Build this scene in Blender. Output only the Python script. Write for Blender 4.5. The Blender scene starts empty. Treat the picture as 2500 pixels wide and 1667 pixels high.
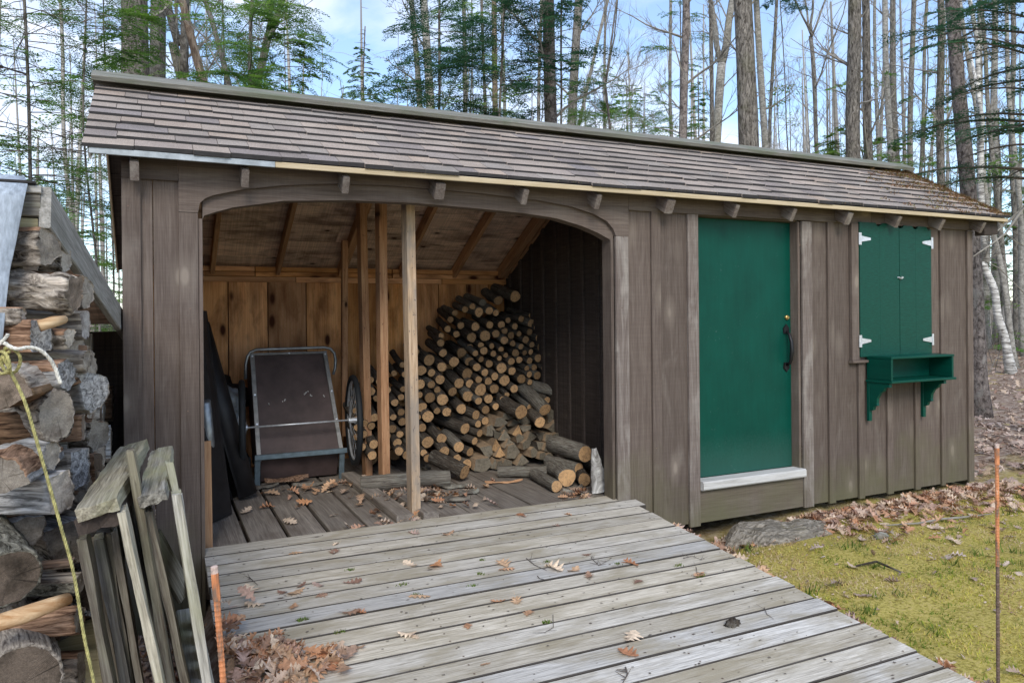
import bpy, math, random
import numpy as np
from mathutils import Vector, Matrix, noise
random.seed(7); rng = np.random.default_rng(7)
sc = bpy.context.scene
C = bpy.data.collections.new("scene"); sc.collection.children.link(C)

# ------------------------------------------------------------------ camera
F, TH, ROLL, CX, CY = 1830.0, math.radians(25.4), .009, 1250.0, 771.0
CAM = (.158, -4.4, 1.298)
cd = bpy.data.cameras.new("camera"); cam = bpy.data.objects.new("camera", cd); C.objects.link(cam)
cam.location = CAM
cam.rotation_euler = (Matrix.Rotation(-TH, 3, 'Z') @ Matrix.Rotation(math.pi/2, 3, 'X') @ Matrix.Rotation(-ROLL, 3, 'Z')).to_euler()
cd.sensor_width = 36; cd.lens = 36*F/2500; cd.shift_y = -(833.5-CY)/2500
cd.clip_end = 600; cd.clip_start = .05
sc.camera = cam
# ------------------------------------------------------------------ sky, sun, exposure
SUN_EL, SUN_AZ = math.radians(36), math.radians(200)      # azimuth measured clockwise from +Y
w = bpy.data.worlds.new("World"); sc.world = w; w.use_nodes = True
nt = w.node_tree; nt.nodes.clear()
def N(nt, t, **k):
    n = nt.nodes.new(t)
    for a, b in k.items(): setattr(n, a, b)
    return n
sky = N(nt, 'ShaderNodeTexSky', sky_type='NISHITA', sun_disc=False, sun_elevation=SUN_EL, sun_rotation=SUN_AZ)
sky.air_density = 1.0; sky.dust_density = .15; sky.ozone_density = 3.5
tc = N(nt, 'ShaderNodeTexCoord'); mp = N(nt, 'ShaderNodeMapping'); mp.inputs['Scale'].default_value = (1.6, 1.6, 3.6); mp.inputs['Location'].default_value = (.35, .2, .1)
nz = N(nt, 'ShaderNodeTexNoise'); nz.inputs['Scale'].default_value = 1.5; nz.inputs['Detail'].default_value = 8; nz.inputs['Roughness'].default_value = .55; nz.inputs['Distortion'].default_value = .5
cr = N(nt, 'ShaderNodeValToRGB'); cr.color_ramp.elements[0].position = .43; cr.color_ramp.elements[1].position = .60
cr.color_ramp.elements[0].color = (.12, .12, .12, 1); cr.color_ramp.elements[1].color = (.95, .95, .95, 1)
mx = N(nt, 'ShaderNodeMixRGB'); mx.inputs['Color2'].default_value = (4.5, 4.8, 5.5, 1)
bg = N(nt, 'ShaderNodeBackground'); bg.inputs['Strength'].default_value = .15
out = N(nt, 'ShaderNodeOutputWorld')
L = nt.links.new
L(tc.outputs['Generated'], mp.inputs['Vector']); L(mp.outputs[0], nz.inputs['Vector']); L(nz.outputs['Fac'], cr.inputs[0])
L(cr.outputs[0], mx.inputs[0]); L(sky.outputs[0], mx.inputs[1]); L(mx.outputs[0], bg.inputs[0]); L(bg.outputs[0], out.inputs[0])
sd = bpy.data.lights.new("sun", 'SUN'); sd.energy = 1.5; sd.angle = math.radians(24); sd.color = (1, .93, .82)
so = bpy.data.objects.new("sun", sd); C.objects.link(so)
sdir = Vector((math.sin(SUN_AZ)*math.cos(SUN_EL), math.cos(SUN_AZ)*math.cos(SUN_EL), math.sin(SUN_EL)))
so.rotation_euler = sdir.to_track_quat('Z', 'Y').to_euler()
sc.view_settings.view_transform = 'Standard'; sc.view_settings.look = 'None'
sc.view_settings.exposure = .8; sc.view_settings.gamma = 1
sc.render.engine = 'CYCLES'
sc.cycles.max_bounces = 8; sc.cycles.diffuse_bounces = 6; sc.cycles.transparent_max_bounces = 4

# ------------------------------------------------------------------ projection helper (pixel of the measured photograph -> point at a true distance)
_s, _c = math.sin(TH), math.cos(TH)
def at(px, py, X=None, Y=None, Z=None, depth=None):
    a, b = px-CX, py-CY
    u = (a-ROLL*b)/F; v = (b+ROLL*a)/F
    d = (_s+_c*u, _c-_s*u, -v)
    if Y is not None: t = (Y-CAM[1])/d[1]
    elif X is not None: t = (X-CAM[0])/d[0]
    elif Z is not None: t = (Z-CAM[2])/d[2]
    else: t = depth
    return Vector([CAM[i]+t*d[i] for i in range(3)])
def depth_of(p): return _s*(p[0]-CAM[0])+_c*(p[1]-CAM[1])

# ------------------------------------------------------------------ object helpers
def thing(name, label, cat, loc=(0, 0, 0), group=None):
    o = bpy.data.objects.new(name, None); C.objects.link(o); o.location = loc; o.empty_display_size = .1
    o['label'] = label; o['category'] = cat
    if group: o['group'] = group
    return o
def tag(o, label=None, cat=None, group=None, kind=None):
    if label: o['label'] = label
    if cat: o['category'] = cat
    if group: o['group'] = group
    if kind: o['kind'] = kind
    return o
def link(name, me, parent=None, mat=None, M=None, kind=None):
    o = bpy.data.objects.new(name, me); C.objects.link(o)
    if M is None: M = Matrix()
    if parent is not None:
        o.parent = parent
        PM = Matrix.Translation(parent.location) if parent.parent is None else Matrix.Translation(parent.parent.location) @ parent.matrix_basis
        if parent.type != 'EMPTY' and parent.parent is None: PM = parent.matrix_basis
        o.matrix_basis = PM.inverted() @ M
    else: o.matrix_basis = M
    if mat is not None and len(me.materials) == 0:
        for m in (mat if isinstance(mat, (list, tuple)) else [mat]): me.materials.append(m)
    if kind: o['kind'] = kind
    return o
def mesh(name, V, Fs, mats=None, mi=None, smooth=False, attr=None):
    me = bpy.data.meshes.new(name); me.from_pydata([tuple(v) for v in V], [], Fs)
    if mats:
        for m in (mats if isinstance(mats, (list, tuple)) else [mats]): me.materials.append(m)
    if mi is not None: me.polygons.foreach_set('material_index', list(mi))
    if smooth: me.polygons.foreach_set('use_smooth', [True]*len(me.polygons))
    if attr is not None:
        a = me.attributes.new('rnd', 'FLOAT', 'POINT'); a.data.foreach_set('value', np.asarray(attr, dtype=np.float32))
    me.update(); return me
def npmesh(name, V, Fa, mats=None, smooth=False, attr=None, mi=None):
    """V (n,3); Fa (m,k) array of equal sized faces"""
    V = np.asarray(V, dtype=np.float32); Fa = np.asarray(Fa, dtype=np.int32)
    me = bpy.data.meshes.new(name); k = Fa.shape[1]
    me.vertices.add(len(V)); me.vertices.foreach_set('co', V.ravel())
    me.loops.add(Fa.size); me.loops.foreach_set('vertex_index', Fa.ravel())
    me.polygons.add(len(Fa)); me.polygons.foreach_set('loop_start', np.arange(0, Fa.size, k, dtype=np.int32))
    if mats:
        for m in (mats if isinstance(mats, (list, tuple)) else [mats]): me.materials.append(m)
    if smooth: me.polygons.foreach_set('use_smooth', np.ones(len(Fa), dtype=bool))
    if mi is not None: me.polygons.foreach_set('material_index', np.asarray(mi, dtype=np.int32))
    if attr is not None:
        a = me.attributes.new('rnd', 'FLOAT', 'POINT'); a.data.foreach_set('value', np.asarray(attr, dtype=np.float32))
    me.update(calc_edges=True); return me
def frame(p0, p1, up):
    """matrix: X along p0->p1, Z close to up, origin in the middle"""
    p0, p1, up = Vector(p0), Vector(p1), Vector(up)
    x = (p1-p0).normalized(); y = up.cross(x).normalized(); z = x.cross(y)
    M = Matrix((x, y, z)).transposed().to_4x4(); M.translation = (p0+p1)/2
    return M, (p1-p0).length
def plank_mesh(L_, w_, t_, ch=.004, warp=0.0, taper=0, ends=0.0):
    h, k = w_/2, t_/2; ch = min(ch, k*.45, h*.45)
    prof = [(-h+ch, -k), (h-ch, -k), (h, -k+ch), (h, k-ch), (h-ch, k), (-h+ch, k), (-h, k-ch), (-h, -k+ch)]
    seg = 3 if warp else 1
    V = []; Fs = []
    s1, s2 = random.uniform(-1, 1), random.uniform(-1, 1)
    for i in range(seg+1):
        f = i/seg; x = -L_/2+L_*f
        dy = warp*s1*math.sin(f*math.pi); dz = warp*s2*math.sin(f*math.pi*1.3)*.5
        for j, (y, z) in enumerate(prof):
            e = 0
            if ends and i in (0, seg): e = (y/h)*ends*(1 if i else -1)
            V.append((x+e, y+dy, z+dz))
    for i in range(seg):
        for j in range(8):
            a = i*8+j; b = i*8+(j+1) % 8
            Fs.append((a, a+8, b+8, b))
    Fs.append(tuple(range(8))); Fs.append(tuple(range(seg*8+7, seg*8-1, -1)))
    Fs = [f[::-1] if len(f) == 4 else f[::-1] for f in Fs]
    return V, Fs
def plank(name, p0, p1, w_, t_, up, mat, parent, ch=.004, warp=0, ends=0.0, roll=0.0, edge=None):
    M, L_ = frame(p0, p1, up)
    if roll: M = M @ Matrix.Rotation(roll, 4, 'X')
    V, Fs = plank_mesh(L_, w_, t_, ch, warp, 0, ends)
    if edge is not None:
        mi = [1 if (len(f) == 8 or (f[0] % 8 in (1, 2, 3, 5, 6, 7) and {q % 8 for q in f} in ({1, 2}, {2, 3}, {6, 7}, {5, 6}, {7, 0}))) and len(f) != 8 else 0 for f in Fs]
        return link(name, mesh(name, V, Fs, [mat, edge], mi), parent, None, M)
    return link(name, mesh(name, V, Fs), parent, mat, M)
def box(name, x0, x1, y0, y1, z0, z1, mat, parent, ch=.003, axis='auto'):
    d = (x1-x0, y1-y0, z1-z0); c = ((x0+x1)/2, (y0+y1)/2, (z0+z1)/2)
    ax = max(range(3), key=lambda i: d[i]) if axis == 'auto' else 'xyz'.index(axis)
    e = [Vector((1, 0, 0)), Vector((0, 1, 0)), Vector((0, 0, 1))]
    th = min([i for i in range(3) if i != ax], key=lambda i: d[i]); wi = 3-ax-th
    p0 = Vector(c)-e[ax]*d[ax]/2; p1 = Vector(c)+e[ax]*d[ax]/2
    return plank(name, p0, p1, d[wi], d[th], e[th], mat, parent, ch)
def prism(name, pts, thick, M, mat, parent, bevel=0):
    """polygon pts in local XY, extruded +-thick/2 in Z"""
    n = len(pts); V = [(x, y, -thick/2) for x, y in pts]+[(x, y, thick/2) for x, y in pts]
    Fs = [tuple(range(n-1, -1, -1)), tuple(range(n, 2*n))]+[(i, (i+1) % n, n+(i+1) % n, n+i) for i in range(n)]
    return link(name, mesh(name, V, Fs), parent, mat, M)
class MB:
    """collects tubes, boxes and sheets into ONE mesh"""
    def __init__(s): s.V = []; s.F = []; s.R = []
    def tube(s, pts, rad, sides=8, cap=True, rnd=None, jitter=0):
        pts = [Vector(p) for p in pts]; n = len(pts)
        if not hasattr(rad, '__len__'): rad = [rad]*n
        rnd = random.random() if rnd is None else rnd
        base = len(s.V); pa = None
        for i, p in enumerate(pts):
            d = (pts[min(i+1, n-1)]-pts[max(i-1, 0)]).normalized()
            a = pa if pa is not None else (Vector((0, 0, 1)) if abs(d.z) < .9 else Vector((1, 0, 0)))
            a = (a-d*a.dot(d)).normalized(); pa = a; b = d.cross(a)
            for j in range(sides):
                t = 2*math.pi*j/sides; r = rad[i]*(1+jitter*random.uniform(-1, 1))
                s.V.append(p+(a*math.cos(t)+b*math.sin(t))*r); s.R.append(rnd)
        for i in range(n-1):
            for j in range(sides):
                q = base+i*sides+j; q2 = base+i*sides+(j+1) % sides
                s.F.append((q, q2, q2+sides, q+sides))
        if cap:
            s.F.append(tuple(base+j for j in range(sides-1, -1, -1))); s.F.append(tuple(base+(n-1)*sides+j for j in range(sides)))
        return s
    def poly(s, pts, rnd=None):
        b = len(s.V); rnd = random.random() if rnd is None else rnd
        for p in pts: s.V.append(Vector(p)); s.R.append(rnd)
        s.F.append(tuple(range(b, b+len(pts)))); return s
    def box(s, x0, x1, y0, y1, z0, z1, M=None, rnd=.5):
        b = len(s.V)
        for z in (z0, z1):
            for x, y in ((x0, y0), (x1, y0), (x1, y1), (x0, y1)):
                v = Vector((x, y, z)); s.V.append(M @ v if M else v); s.R.append(rnd)
        for f in ((3, 2, 1, 0), (4, 5, 6, 7), (0, 1, 5, 4), (1, 2, 6, 5), (2, 3, 7, 6), (3, 0, 4, 7)): s.F.append(tuple(b+i for i in f))
        return s
    def build(s, name, mat, parent=None, smooth=False, kind=None, org=None):
        V = s.V
        M = None
        if org is not None:
            o = Vector(org); V = [v-o for v in V]; M = Matrix.Translation(o)
        return link(name, mesh(name, V, s.F, mat, smooth=smooth, attr=s.R), parent, None, M, kind)

# ------------------------------------------------------------------ materials
def ramp_node(nt, stops):
    r = N(nt, 'ShaderNodeValToRGB'); el = r.color_ramp.elements
    el[0].position, el[0].color = stops[0][0], (*stops[0][1], 1)
    el[1].position, el[1].color = stops[-1][0], (*stops[-1][1], 1)
    for p, c in stops[1:-1]:
        e = el.new(p); e.color = (*c, 1)
    return r
def new_mat(name, rough=.85, spec=.25):
    m = bpy.data.materials.new(name); m.use_nodes = True; nt = m.node_tree; nt.nodes.clear()
    o = N(nt, 'ShaderNodeOutputMaterial'); b = N(nt, 'ShaderNodeBsdfPrincipled')
    b.inputs['Roughness'].default_value = rough; b.inputs['Specular IOR Level'].default_value = spec
    nt.links.new(b.outputs[0], o.inputs[0]); return m, nt, b
def coords(nt, scale, rnd=True):
    tc = N(nt, 'ShaderNodeTexCoord'); v = tc.outputs['Object']
    if rnd:
        oi = N(nt, 'ShaderNodeObjectInfo'); mm = N(nt, 'ShaderNodeMath', operation='MULTIPLY'); mm.inputs[1].default_value = 173.0
        nt.links.new(oi.outputs['Random'], mm.inputs[0])
        cmb = N(nt, 'ShaderNodeCombineXYZ'); m2 = N(nt, 'ShaderNodeMath', operation='MULTIPLY'); m2.inputs[1].default_value = 91.0
        nt.links.new(oi.outputs['Random'], m2.inputs[0])
        nt.links.new(mm.outputs[0], cmb.inputs[0]); nt.links.new(m2.outputs[0], cmb.inputs[1]); nt.links.new(mm.outputs[0], cmb.inputs[2])
        ad = N(nt, 'ShaderNodeVectorMath', operation='ADD'); nt.links.new(v, ad.inputs[0]); nt.links.new(cmb.outputs[0], ad.inputs[1]); v = ad.outputs[0]
    mp = N(nt, 'ShaderNodeMapping'); mp.inputs['Scale'].default_value = scale; nt.links.new(v, mp.inputs['Vector'])
    return mp.outputs[0]
def noise_n(nt, vec, scale, detail=4, rough=.55, dist=0):
    n = N(nt, 'ShaderNodeTexNoise'); n.inputs['Scale'].default_value = scale; n.inputs['Detail'].default_value = detail
    n.inputs['Roughness'].default_value = rough; n.inputs['Distortion'].default_value = dist
    if vec is not None: nt.links.new(vec, n.inputs['Vector'])
    return n.outputs['Fac']
def mixc(nt, fac, a, b, mode='MIX'):
    m = N(nt, 'ShaderNodeMixRGB', blend_type=mode)
    for i, v in ((0, fac), (1, a), (2, b)):
        if isinstance(v, (int, float)): m.inputs[i].default_value = v
        elif isinstance(v, tuple): m.inputs[i].default_value = (*v, 1)
        else: nt.links.new(v, m.inputs[i])
    return m.outputs[0]
def bump(nt, b, h, strength, dist=.01):
    bn = N(nt, 'ShaderNodeBump'); bn.inputs['Strength'].default_value = strength; bn.inputs['Distance'].default_value = dist
    nt.links.new(h, bn.inputs['Height']); nt.links.new(bn.outputs[0], b.inputs['Normal'])
def wood(name, c_dark, c_mid, c_light, tint=.25, knots=0.0, knot_c=(.03, .012, .006), blotch=None, blotch_amt=.5, bl=(.5, .7), rough=.85,
         algae=None, bstr=.5, grain=1.0, cross=0.0, spots=None, sat_var=.0, blotch_s=2.2, knot_s=1.0):
    m, nt, b = new_mat(name, rough)
    v = coords(nt, (1.3*grain, 26*grain, 26*grain)); g = noise_n(nt, v, 2.2, 6, .62, .6)
    vf = coords(nt, (4*grain, 110*grain, 110*grain)); gf = noise_n(nt, vf, 1.6, 3, .6)
    mixg = N(nt, 'ShaderNodeMath', operation='MULTIPLY_ADD'); mixg.inputs[1].default_value = .45; nt.links.new(gf, mixg.inputs[0])
    half = N(nt, 'ShaderNodeMath', operation='MULTIPLY'); half.inputs[1].default_value = .62; nt.links.new(g, half.inputs[0]); nt.links.new(half.outputs[0], mixg.inputs[2])
    r = ramp_node(nt, [(.33, c_dark), (.5, c_mid), (.7, c_light)]); nt.links.new(mixg.outputs[0], r.inputs[0]); col = r.outputs[0]
    oi = N(nt, 'ShaderNodeObjectInfo')
    tm = N(nt, 'ShaderNodeMapRange'); tm.inputs['To Min'].default_value = 1-tint; tm.inputs['To Max'].default_value = 1+tint; nt.links.new(oi.outputs['Random'], tm.inputs[0])
    hs = N(nt, 'ShaderNodeHueSaturation'); nt.links.new(tm.outputs[0], hs.inputs['Value']); nt.links.new(col, hs.inputs['Color']); col = hs.outputs[0]
    if sat_var:
        wn = N(nt, 'ShaderNodeTexWhiteNoise', noise_dimensions='1D'); nt.links.new(oi.outputs['Random'], wn.inputs['W'])
        sm = N(nt, 'ShaderNodeMapRange'); sm.inputs['To Min'].default_value = 1-sat_var; sm.inputs['To Max'].default_value = 1+sat_var; nt.links.new(wn.outputs['Value'], sm.inputs[0]); nt.links.new(sm.outputs[0], hs.inputs['Saturation'])
    if blotch:
        vb = coords(nt, (1.2, 3.2, 3.2)); nb = noise_n(nt, vb, blotch_s, 5, .6, .4)
        rb = ramp_node(nt, [(bl[0], (0, 0, 0)), (bl[1], (blotch_amt,)*3)]); nt.links.new(nb, rb.inputs[0]); col = mixc(nt, rb.outputs[0], col, blotch)
    if cross:
        vc = coords(nt, (60, .5, .5)); nc = noise_n(nt, vc, 1.5, 2, .5)
        rc = ramp_node(nt, [(.4, (1-cross,)*3), (.6, (1+cross,)*3)]); nt.links.new(nc, rc.inputs[0]); col = mixc(nt, 1.0, col, rc.outputs[0], 'MULTIPLY')
    if knots:
        vk = coords(nt, (2.6*knot_s, 6*knot_s, .01)); vo = N(nt, 'ShaderNodeTexVoronoi'); vo.inputs['Scale'].default_value = 1.0; nt.links.new(vk, vo.inputs['Vector'])
        rk = ramp_node(nt, [(.09*knots, (1, 1, 1)), (.16*knots, (.35, .35, .35)), (.4*knots, (0, 0, 0))]); nt.links.new(vo.outputs['Distance'], rk.inputs[0]); col = mixc(nt, rk.outputs[0], col, knot_c)
    if spots:
        vs = coords(nt, (14, 26, 26)); vo = noise_n(nt, vs, 2.5, 2, .5)
        rs = ramp_node(nt, [(.66, (0, 0, 0)), (.72, (.8, .8, .8))]); nt.links.new(vo, rs.inputs[0]); col = mixc(nt, rs.outputs[0], col, spots)
    if algae:
        ge = N(nt, 'ShaderNodeNewGeometry'); sx = N(nt, 'ShaderNodeSeparateXYZ'); nt.links.new(ge.outputs['Position'], sx.inputs[0])
        an = noise_n(nt, ge.outputs['Position'], 2.3, 5, .6)
        aa = N(nt, 'ShaderNodeMath', operation='MULTIPLY_ADD'); aa.inputs[1].default_value = 1.5; nt.links.new(an, aa.inputs[0]); nt.links.new(sx.outputs[2], aa.inputs[2])
        ra = ramp_node(nt, [(.38, (.75, .75, .75)), (1.0, (0, 0, 0))]); nt.links.new(aa.outputs[0], ra.inputs[0]); col = mixc(nt, ra.outputs[0], col, algae)
    nt.links.new(col, b.inputs['Base Color'])
    bump(nt, b, mixg.outputs[0], bstr, .006)
    return m
def plain(name, col, rough=.6, metal=0, spec=.4, nscale=0, namt=.2, bstr=0, var=0, stretch=(1, 1, 1)):
    m, nt, b = new_mat(name, rough, spec); b.inputs['Metallic'].default_value = metal
    v = coords(nt, stretch); n = noise_n(nt, v, nscale or 20, 5, .6)
    d = tuple(c*(1-namt) for c in col); l = tuple(min(1, c*(1+namt)) for c in col)
    r = ramp_node(nt, [(.35, d), (.65, l)]); nt.links.new(n, r.inputs[0]); c_ = r.outputs[0]
    if var:
        oi = N(nt, 'ShaderNodeObjectInfo'); tm = N(nt, 'ShaderNodeMapRange'); tm.inputs['To Min'].default_value = 1-var; tm.inputs['To Max'].default_value = 1+var
        nt.links.new(oi.outputs['Random'], tm.inputs[0]); hs = N(nt, 'ShaderNodeHueSaturation'); nt.links.new(tm.outputs[0], hs.inputs['Value']); nt.links.new(c_, hs.inputs['Color']); c_ = hs.outputs[0]
    nt.links.new(c_, b.inputs['Base Color'])
    if bstr: bump(nt, b, n, bstr, .004)
    return m
def attr_mat(name, stops, rough=.8, trans=0, nscale=0, namt=0, bstr=0, spec=.2):
    """colour picked by the per-vertex value 'rnd'"""
    m, nt, b = new_mat(name, rough, spec)
    a = N(nt, 'ShaderNodeAttribute', attribute_name='rnd'); r = ramp_node(nt, stops); nt.links.new(a.outputs['Fac'], r.inputs[0]); c_ = r.outputs[0]
    if nscale:
        v = coords(nt, (1, 1, 1), False); n = noise_n(nt, v, nscale, 4, .6); rr = ramp_node(nt, [(.35, (1-namt,)*3), (.65, (1+namt,)*3)]); nt.links.new(n, rr.inputs[0]); c_ = mixc(nt, 1.0, c_, rr.outputs[0], 'MULTIPLY')
        if bstr: bump(nt, b, n, bstr, .01)
    nt.links.new(c_, b.inputs['Base Color'])
    if trans:
        o = [n for n in nt.nodes if n.type == 'OUTPUT_MATERIAL'][0]
        t = N(nt, 'ShaderNodeBsdfTranslucent'); ms = N(nt, 'ShaderNodeMixShader'); ms.inputs[0].default_value = trans
        nt.links.new(c_, t.inputs[0]); nt.links.new(b.outputs[0], ms.inputs[1]); nt.links.new(t.outputs[0], ms.inputs[2]); nt.links.new(ms.outputs[0], o.inputs[0])
    return m
def bark(name, dark, light, stretch=(14, 14, 2.2), moss=None, moss_amt=.5, sc_=2.0, bstr=.9, tint=.15, dist=.02, lichen=None):
    m, nt, b = new_mat(name, .95, .1)
    v = coords(nt, stretch); n = noise_n(nt, v, sc_, 7, .68, .8)
    r = ramp_node(nt, [(.38, dark), (.52, tuple((a+c)/2 for a, c in zip(dark, light))), (.66, light)]); nt.links.new(n, r.inputs[0]); col = r.outputs[0]
    oi = N(nt, 'ShaderNodeObjectInfo'); tm = N(nt, 'ShaderNodeMapRange'); tm.inputs['To Min'].default_value = 1-tint; tm.inputs['To Max'].default_value = 1+tint; nt.links.new(oi.outputs['Random'], tm.inputs[0])
    hs = N(nt, 'ShaderNodeHueSaturation'); nt.links.new(tm.outputs[0], hs.inputs['Value']); nt.links.new(col, hs.inputs['Color']); col = hs.outputs[0]
    for c2, lo, hi, s_ in ((moss, .55, .68, 1.1), (lichen, .56, .62, 5.0)):
        if c2:
            v2 = coords(nt, (1, 1, .6)); n2 = noise_n(nt, v2, s_, 6, .65); r2 = ramp_node(nt, [(lo, (0, 0, 0)), (hi, (moss_amt,)*3)]); nt.links.new(n2, r2.inputs[0]); col = mixc(nt, r2.outputs[0], col, c2)
    nt.links.new(col, b.inputs['Base Color']); bump(nt, b, n, bstr, dist); return m
def endgrain(name, c1, c2, dark=(.12, .07, .04), amt=.6, rscale=60, crack=True):
    """log ends: rings around local Z"""
    m, nt, b = new_mat(name, .9, .15)
    tc = N(nt, 'ShaderNodeTexCoord'); mp = N(nt, 'ShaderNodeMapping'); mp.inputs['Scale'].default_value = (1, 1, 0); nt.links.new(tc.outputs['Object'], mp.inputs[0])
    wv = N(nt, 'ShaderNodeTexWave', wave_type='RINGS', rings_direction='SPHERICAL'); wv.inputs['Scale'].default_value = rscale; wv.inputs['Distortion'].default_value = 7 if rscale > 20 else 4; wv.inputs['Detail'].default_value = 4; wv.inputs['Detail Scale'].default_value = 1.1
    nt.links.new(mp.outputs[0], wv.inputs['Vector'])
    v = coords(nt, (1, 1, 1)); n = noise_n(nt, v, 3.0 if rscale < 20 else 14, 4, .6)
    r = ramp_node(nt, [(0, c1), (1, c2)]); nt.links.new(wv.outputs['Fac'], r.inputs[0])
    r2 = ramp_node(nt, [(.45, (0, 0, 0)), (.7, (amt,)*3)]); nt.links.new(n, r2.inputs[0]); col = mixc(nt, r2.outputs[0], r.outputs[0], dark)
    gr = N(nt, 'ShaderNodeTexGradient', gradient_type='RADIAL'); nt.links.new(tc.outputs['Object'], gr.inputs[0])
    oi = N(nt, 'ShaderNodeObjectInfo'); g1 = N(nt, 'ShaderNodeMath', operation='MULTIPLY'); g1.inputs[1].default_value = 9; nt.links.new(gr.outputs['Fac'], g1.inputs[0])
    g2 = N(nt, 'ShaderNodeMath', operation='MULTIPLY'); g2.inputs[1].default_value = 77; nt.links.new(oi.outputs['Random'], g2.inputs[0]); cb = N(nt, 'ShaderNodeCombineXYZ'); nt.links.new(g1.outputs[0], cb.inputs[0]); nt.links.new(g2.outputs[0], cb.inputs[1])
    nc = noise_n(nt, cb.outputs[0], 2.6, 4, .7); rc = ramp_node(nt, [(.6, (0, 0, 0)), (.68, (.75, .75, .75))]); nt.links.new(nc, rc.inputs[0]); col = mixc(nt, rc.outputs[0], col, tuple(q*.6 for q in dark))
    nf = noise_n(nt, v, 26 if rscale < 20 else 160, 3, .7); rf = ramp_node(nt, [(.35, (.8,)*3), (.65, (1.2,)*3)]); nt.links.new(nf, rf.inputs[0]); col = mixc(nt, 1.0, col, rf.outputs[0], 'MULTIPLY')
    tm = N(nt, 'ShaderNodeMapRange'); tm.inputs['To Min'].default_value = .55; tm.inputs['To Max'].default_value = 1.25; nt.links.new(oi.outputs['Random'], tm.inputs[0])
    hs = N(nt, 'ShaderNodeHueSaturation'); nt.links.new(tm.outputs[0], hs.inputs['Value']); nt.links.new(col, hs.inputs['Color'])
    nt.links.new(hs.outputs[0], b.inputs['Base Color']); bump(nt, b, wv.outputs['Fac'], .25, .003); return m

BRN = (.14, .107, .092)
M_siding = wood('brown_stained_siding', (.08, .06, .05), (.112, .086, .072), (.158, .127, .108), tint=.14, knots=.8, knot_c=(.24, .2, .165), blotch=(.21, .18, .155), blotch_amt=.45, bl=(.55, .75), algae=(.12, .115, .06), cross=.03, bstr=.3, knot_s=.8)
M_trim = wood('brown_weathered_trim', (.09, .07, .062), (.14, .112, .098), (.23, .2, .178), tint=.12, blotch=(.34, .31, .28), blotch_amt=.7, bl=(.5, .72), cross=.04, algae=(.13, .12, .07), bstr=.4)
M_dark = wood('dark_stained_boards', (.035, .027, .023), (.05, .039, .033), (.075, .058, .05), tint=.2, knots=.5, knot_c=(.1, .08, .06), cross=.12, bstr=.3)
M_pine = wood('knotty_pine_boards', (.43, .19, .075), (.62, .31, .135), (.76, .44, .22), tint=.25, knots=1.2, knot_c=(.06, .018, .008), blotch=(.15, .055, .02), blotch_amt=.75, bl=(.48, .72), sat_var=.1, bstr=.25, grain=.6)
M_sheath = wood('rough_sheathing', (.45, .3, .21), (.68, .5, .38), (.82, .66, .52), tint=.15, knots=.5, blotch=(.13, .08, .06), blotch_amt=.75, bl=(.45, .66), cross=.12, bstr=.4, grain=.8)
M_rafter = wood('rafter_pine', (.24, .12, .06), (.38, .21, .11), (.52, .32, .18), tint=.15, blotch=(.08, .04, .025), blotch_amt=.5, bstr=.25)
M_stud = wood('rough_stud', (.22, .1, .045), (.40, .21, .11), (.56, .34, .19), tint=.12, blotch=(.2, .1, .05), blotch_amt=.6, knots=.5, spots=(.15, .08, .05), bstr=.4)
M_studgrey = wood('greyed_stud', (.2, .13, .08), (.43, .3, .19), (.62, .47, .33), tint=.05, blotch=(.24, .21, .18), blotch_amt=.75, bl=(.45, .62), knots=.4, spots=(.12, .1, .09), bstr=.4)
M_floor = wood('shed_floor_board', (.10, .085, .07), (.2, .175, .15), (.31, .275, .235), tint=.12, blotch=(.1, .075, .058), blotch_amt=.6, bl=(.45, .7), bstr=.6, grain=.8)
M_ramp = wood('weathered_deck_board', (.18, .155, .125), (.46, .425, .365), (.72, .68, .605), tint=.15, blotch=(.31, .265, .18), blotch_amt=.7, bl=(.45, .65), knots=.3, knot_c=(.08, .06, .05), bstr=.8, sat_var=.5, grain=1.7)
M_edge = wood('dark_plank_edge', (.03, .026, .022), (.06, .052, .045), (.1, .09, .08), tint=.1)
M_grey = wood('weathered_grey_wood', (.15, .14, .125), (.29, .28, .255), (.46, .44, .41), tint=.15, blotch=(.12, .13, .10), blotch_amt=.6, bl=(.5, .7), bstr=.7)
M_ridge = wood('ridge_board_lichen', (.085, .082, .07), (.165, .16, .14), (.29, .285, .25), tint=.05, blotch=(.13, .15, .10), blotch_amt=.75, bl=(.45, .65), knots=.25, bstr=.6)
M_pallet = wood('rotting_pallet_wood', (.07, .063, .05), (.27, .25, .205), (.52, .49, .41), tint=.25, blotch=(.3, .3, .16), blotch_amt=.75, bl=(.45, .68), bstr=1.0, sat_var=.5)
M_palletD = wood('dark_pallet_slat', (.06, .05, .042), (.17, .15, .125), (.34, .32, .27), tint=.35, blotch=(.22, .22, .13), blotch_amt=.6, bl=(.5, .7), bstr=1.0, sat_var=.5)
M_sill = wood('door_sill', (.34, .33, .31), (.5, .49, .47), (.62, .61, .59), tint=.03, blotch=(.28, .26, .24), blotch_amt=.5, bstr=.5)
M_fascia = wood('pale_eave_strip', (.36, .28, .17), (.47, .38, .25), (.56, .47, .33), tint=.03, blotch=(.3, .25, .17), blotch_amt=.4, bstr=.1)
M_timber = wood('yellowed_timber', (.22, .19, .1), (.36, .32, .19), (.5, .45, .29), tint=.05, blotch=(.2, .18, .1), blotch_amt=.6, bstr=.8)
M_green = plain('green_paint', (.0005, .056, .039), .45, nscale=3, namt=.12, spec=.18)
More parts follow.
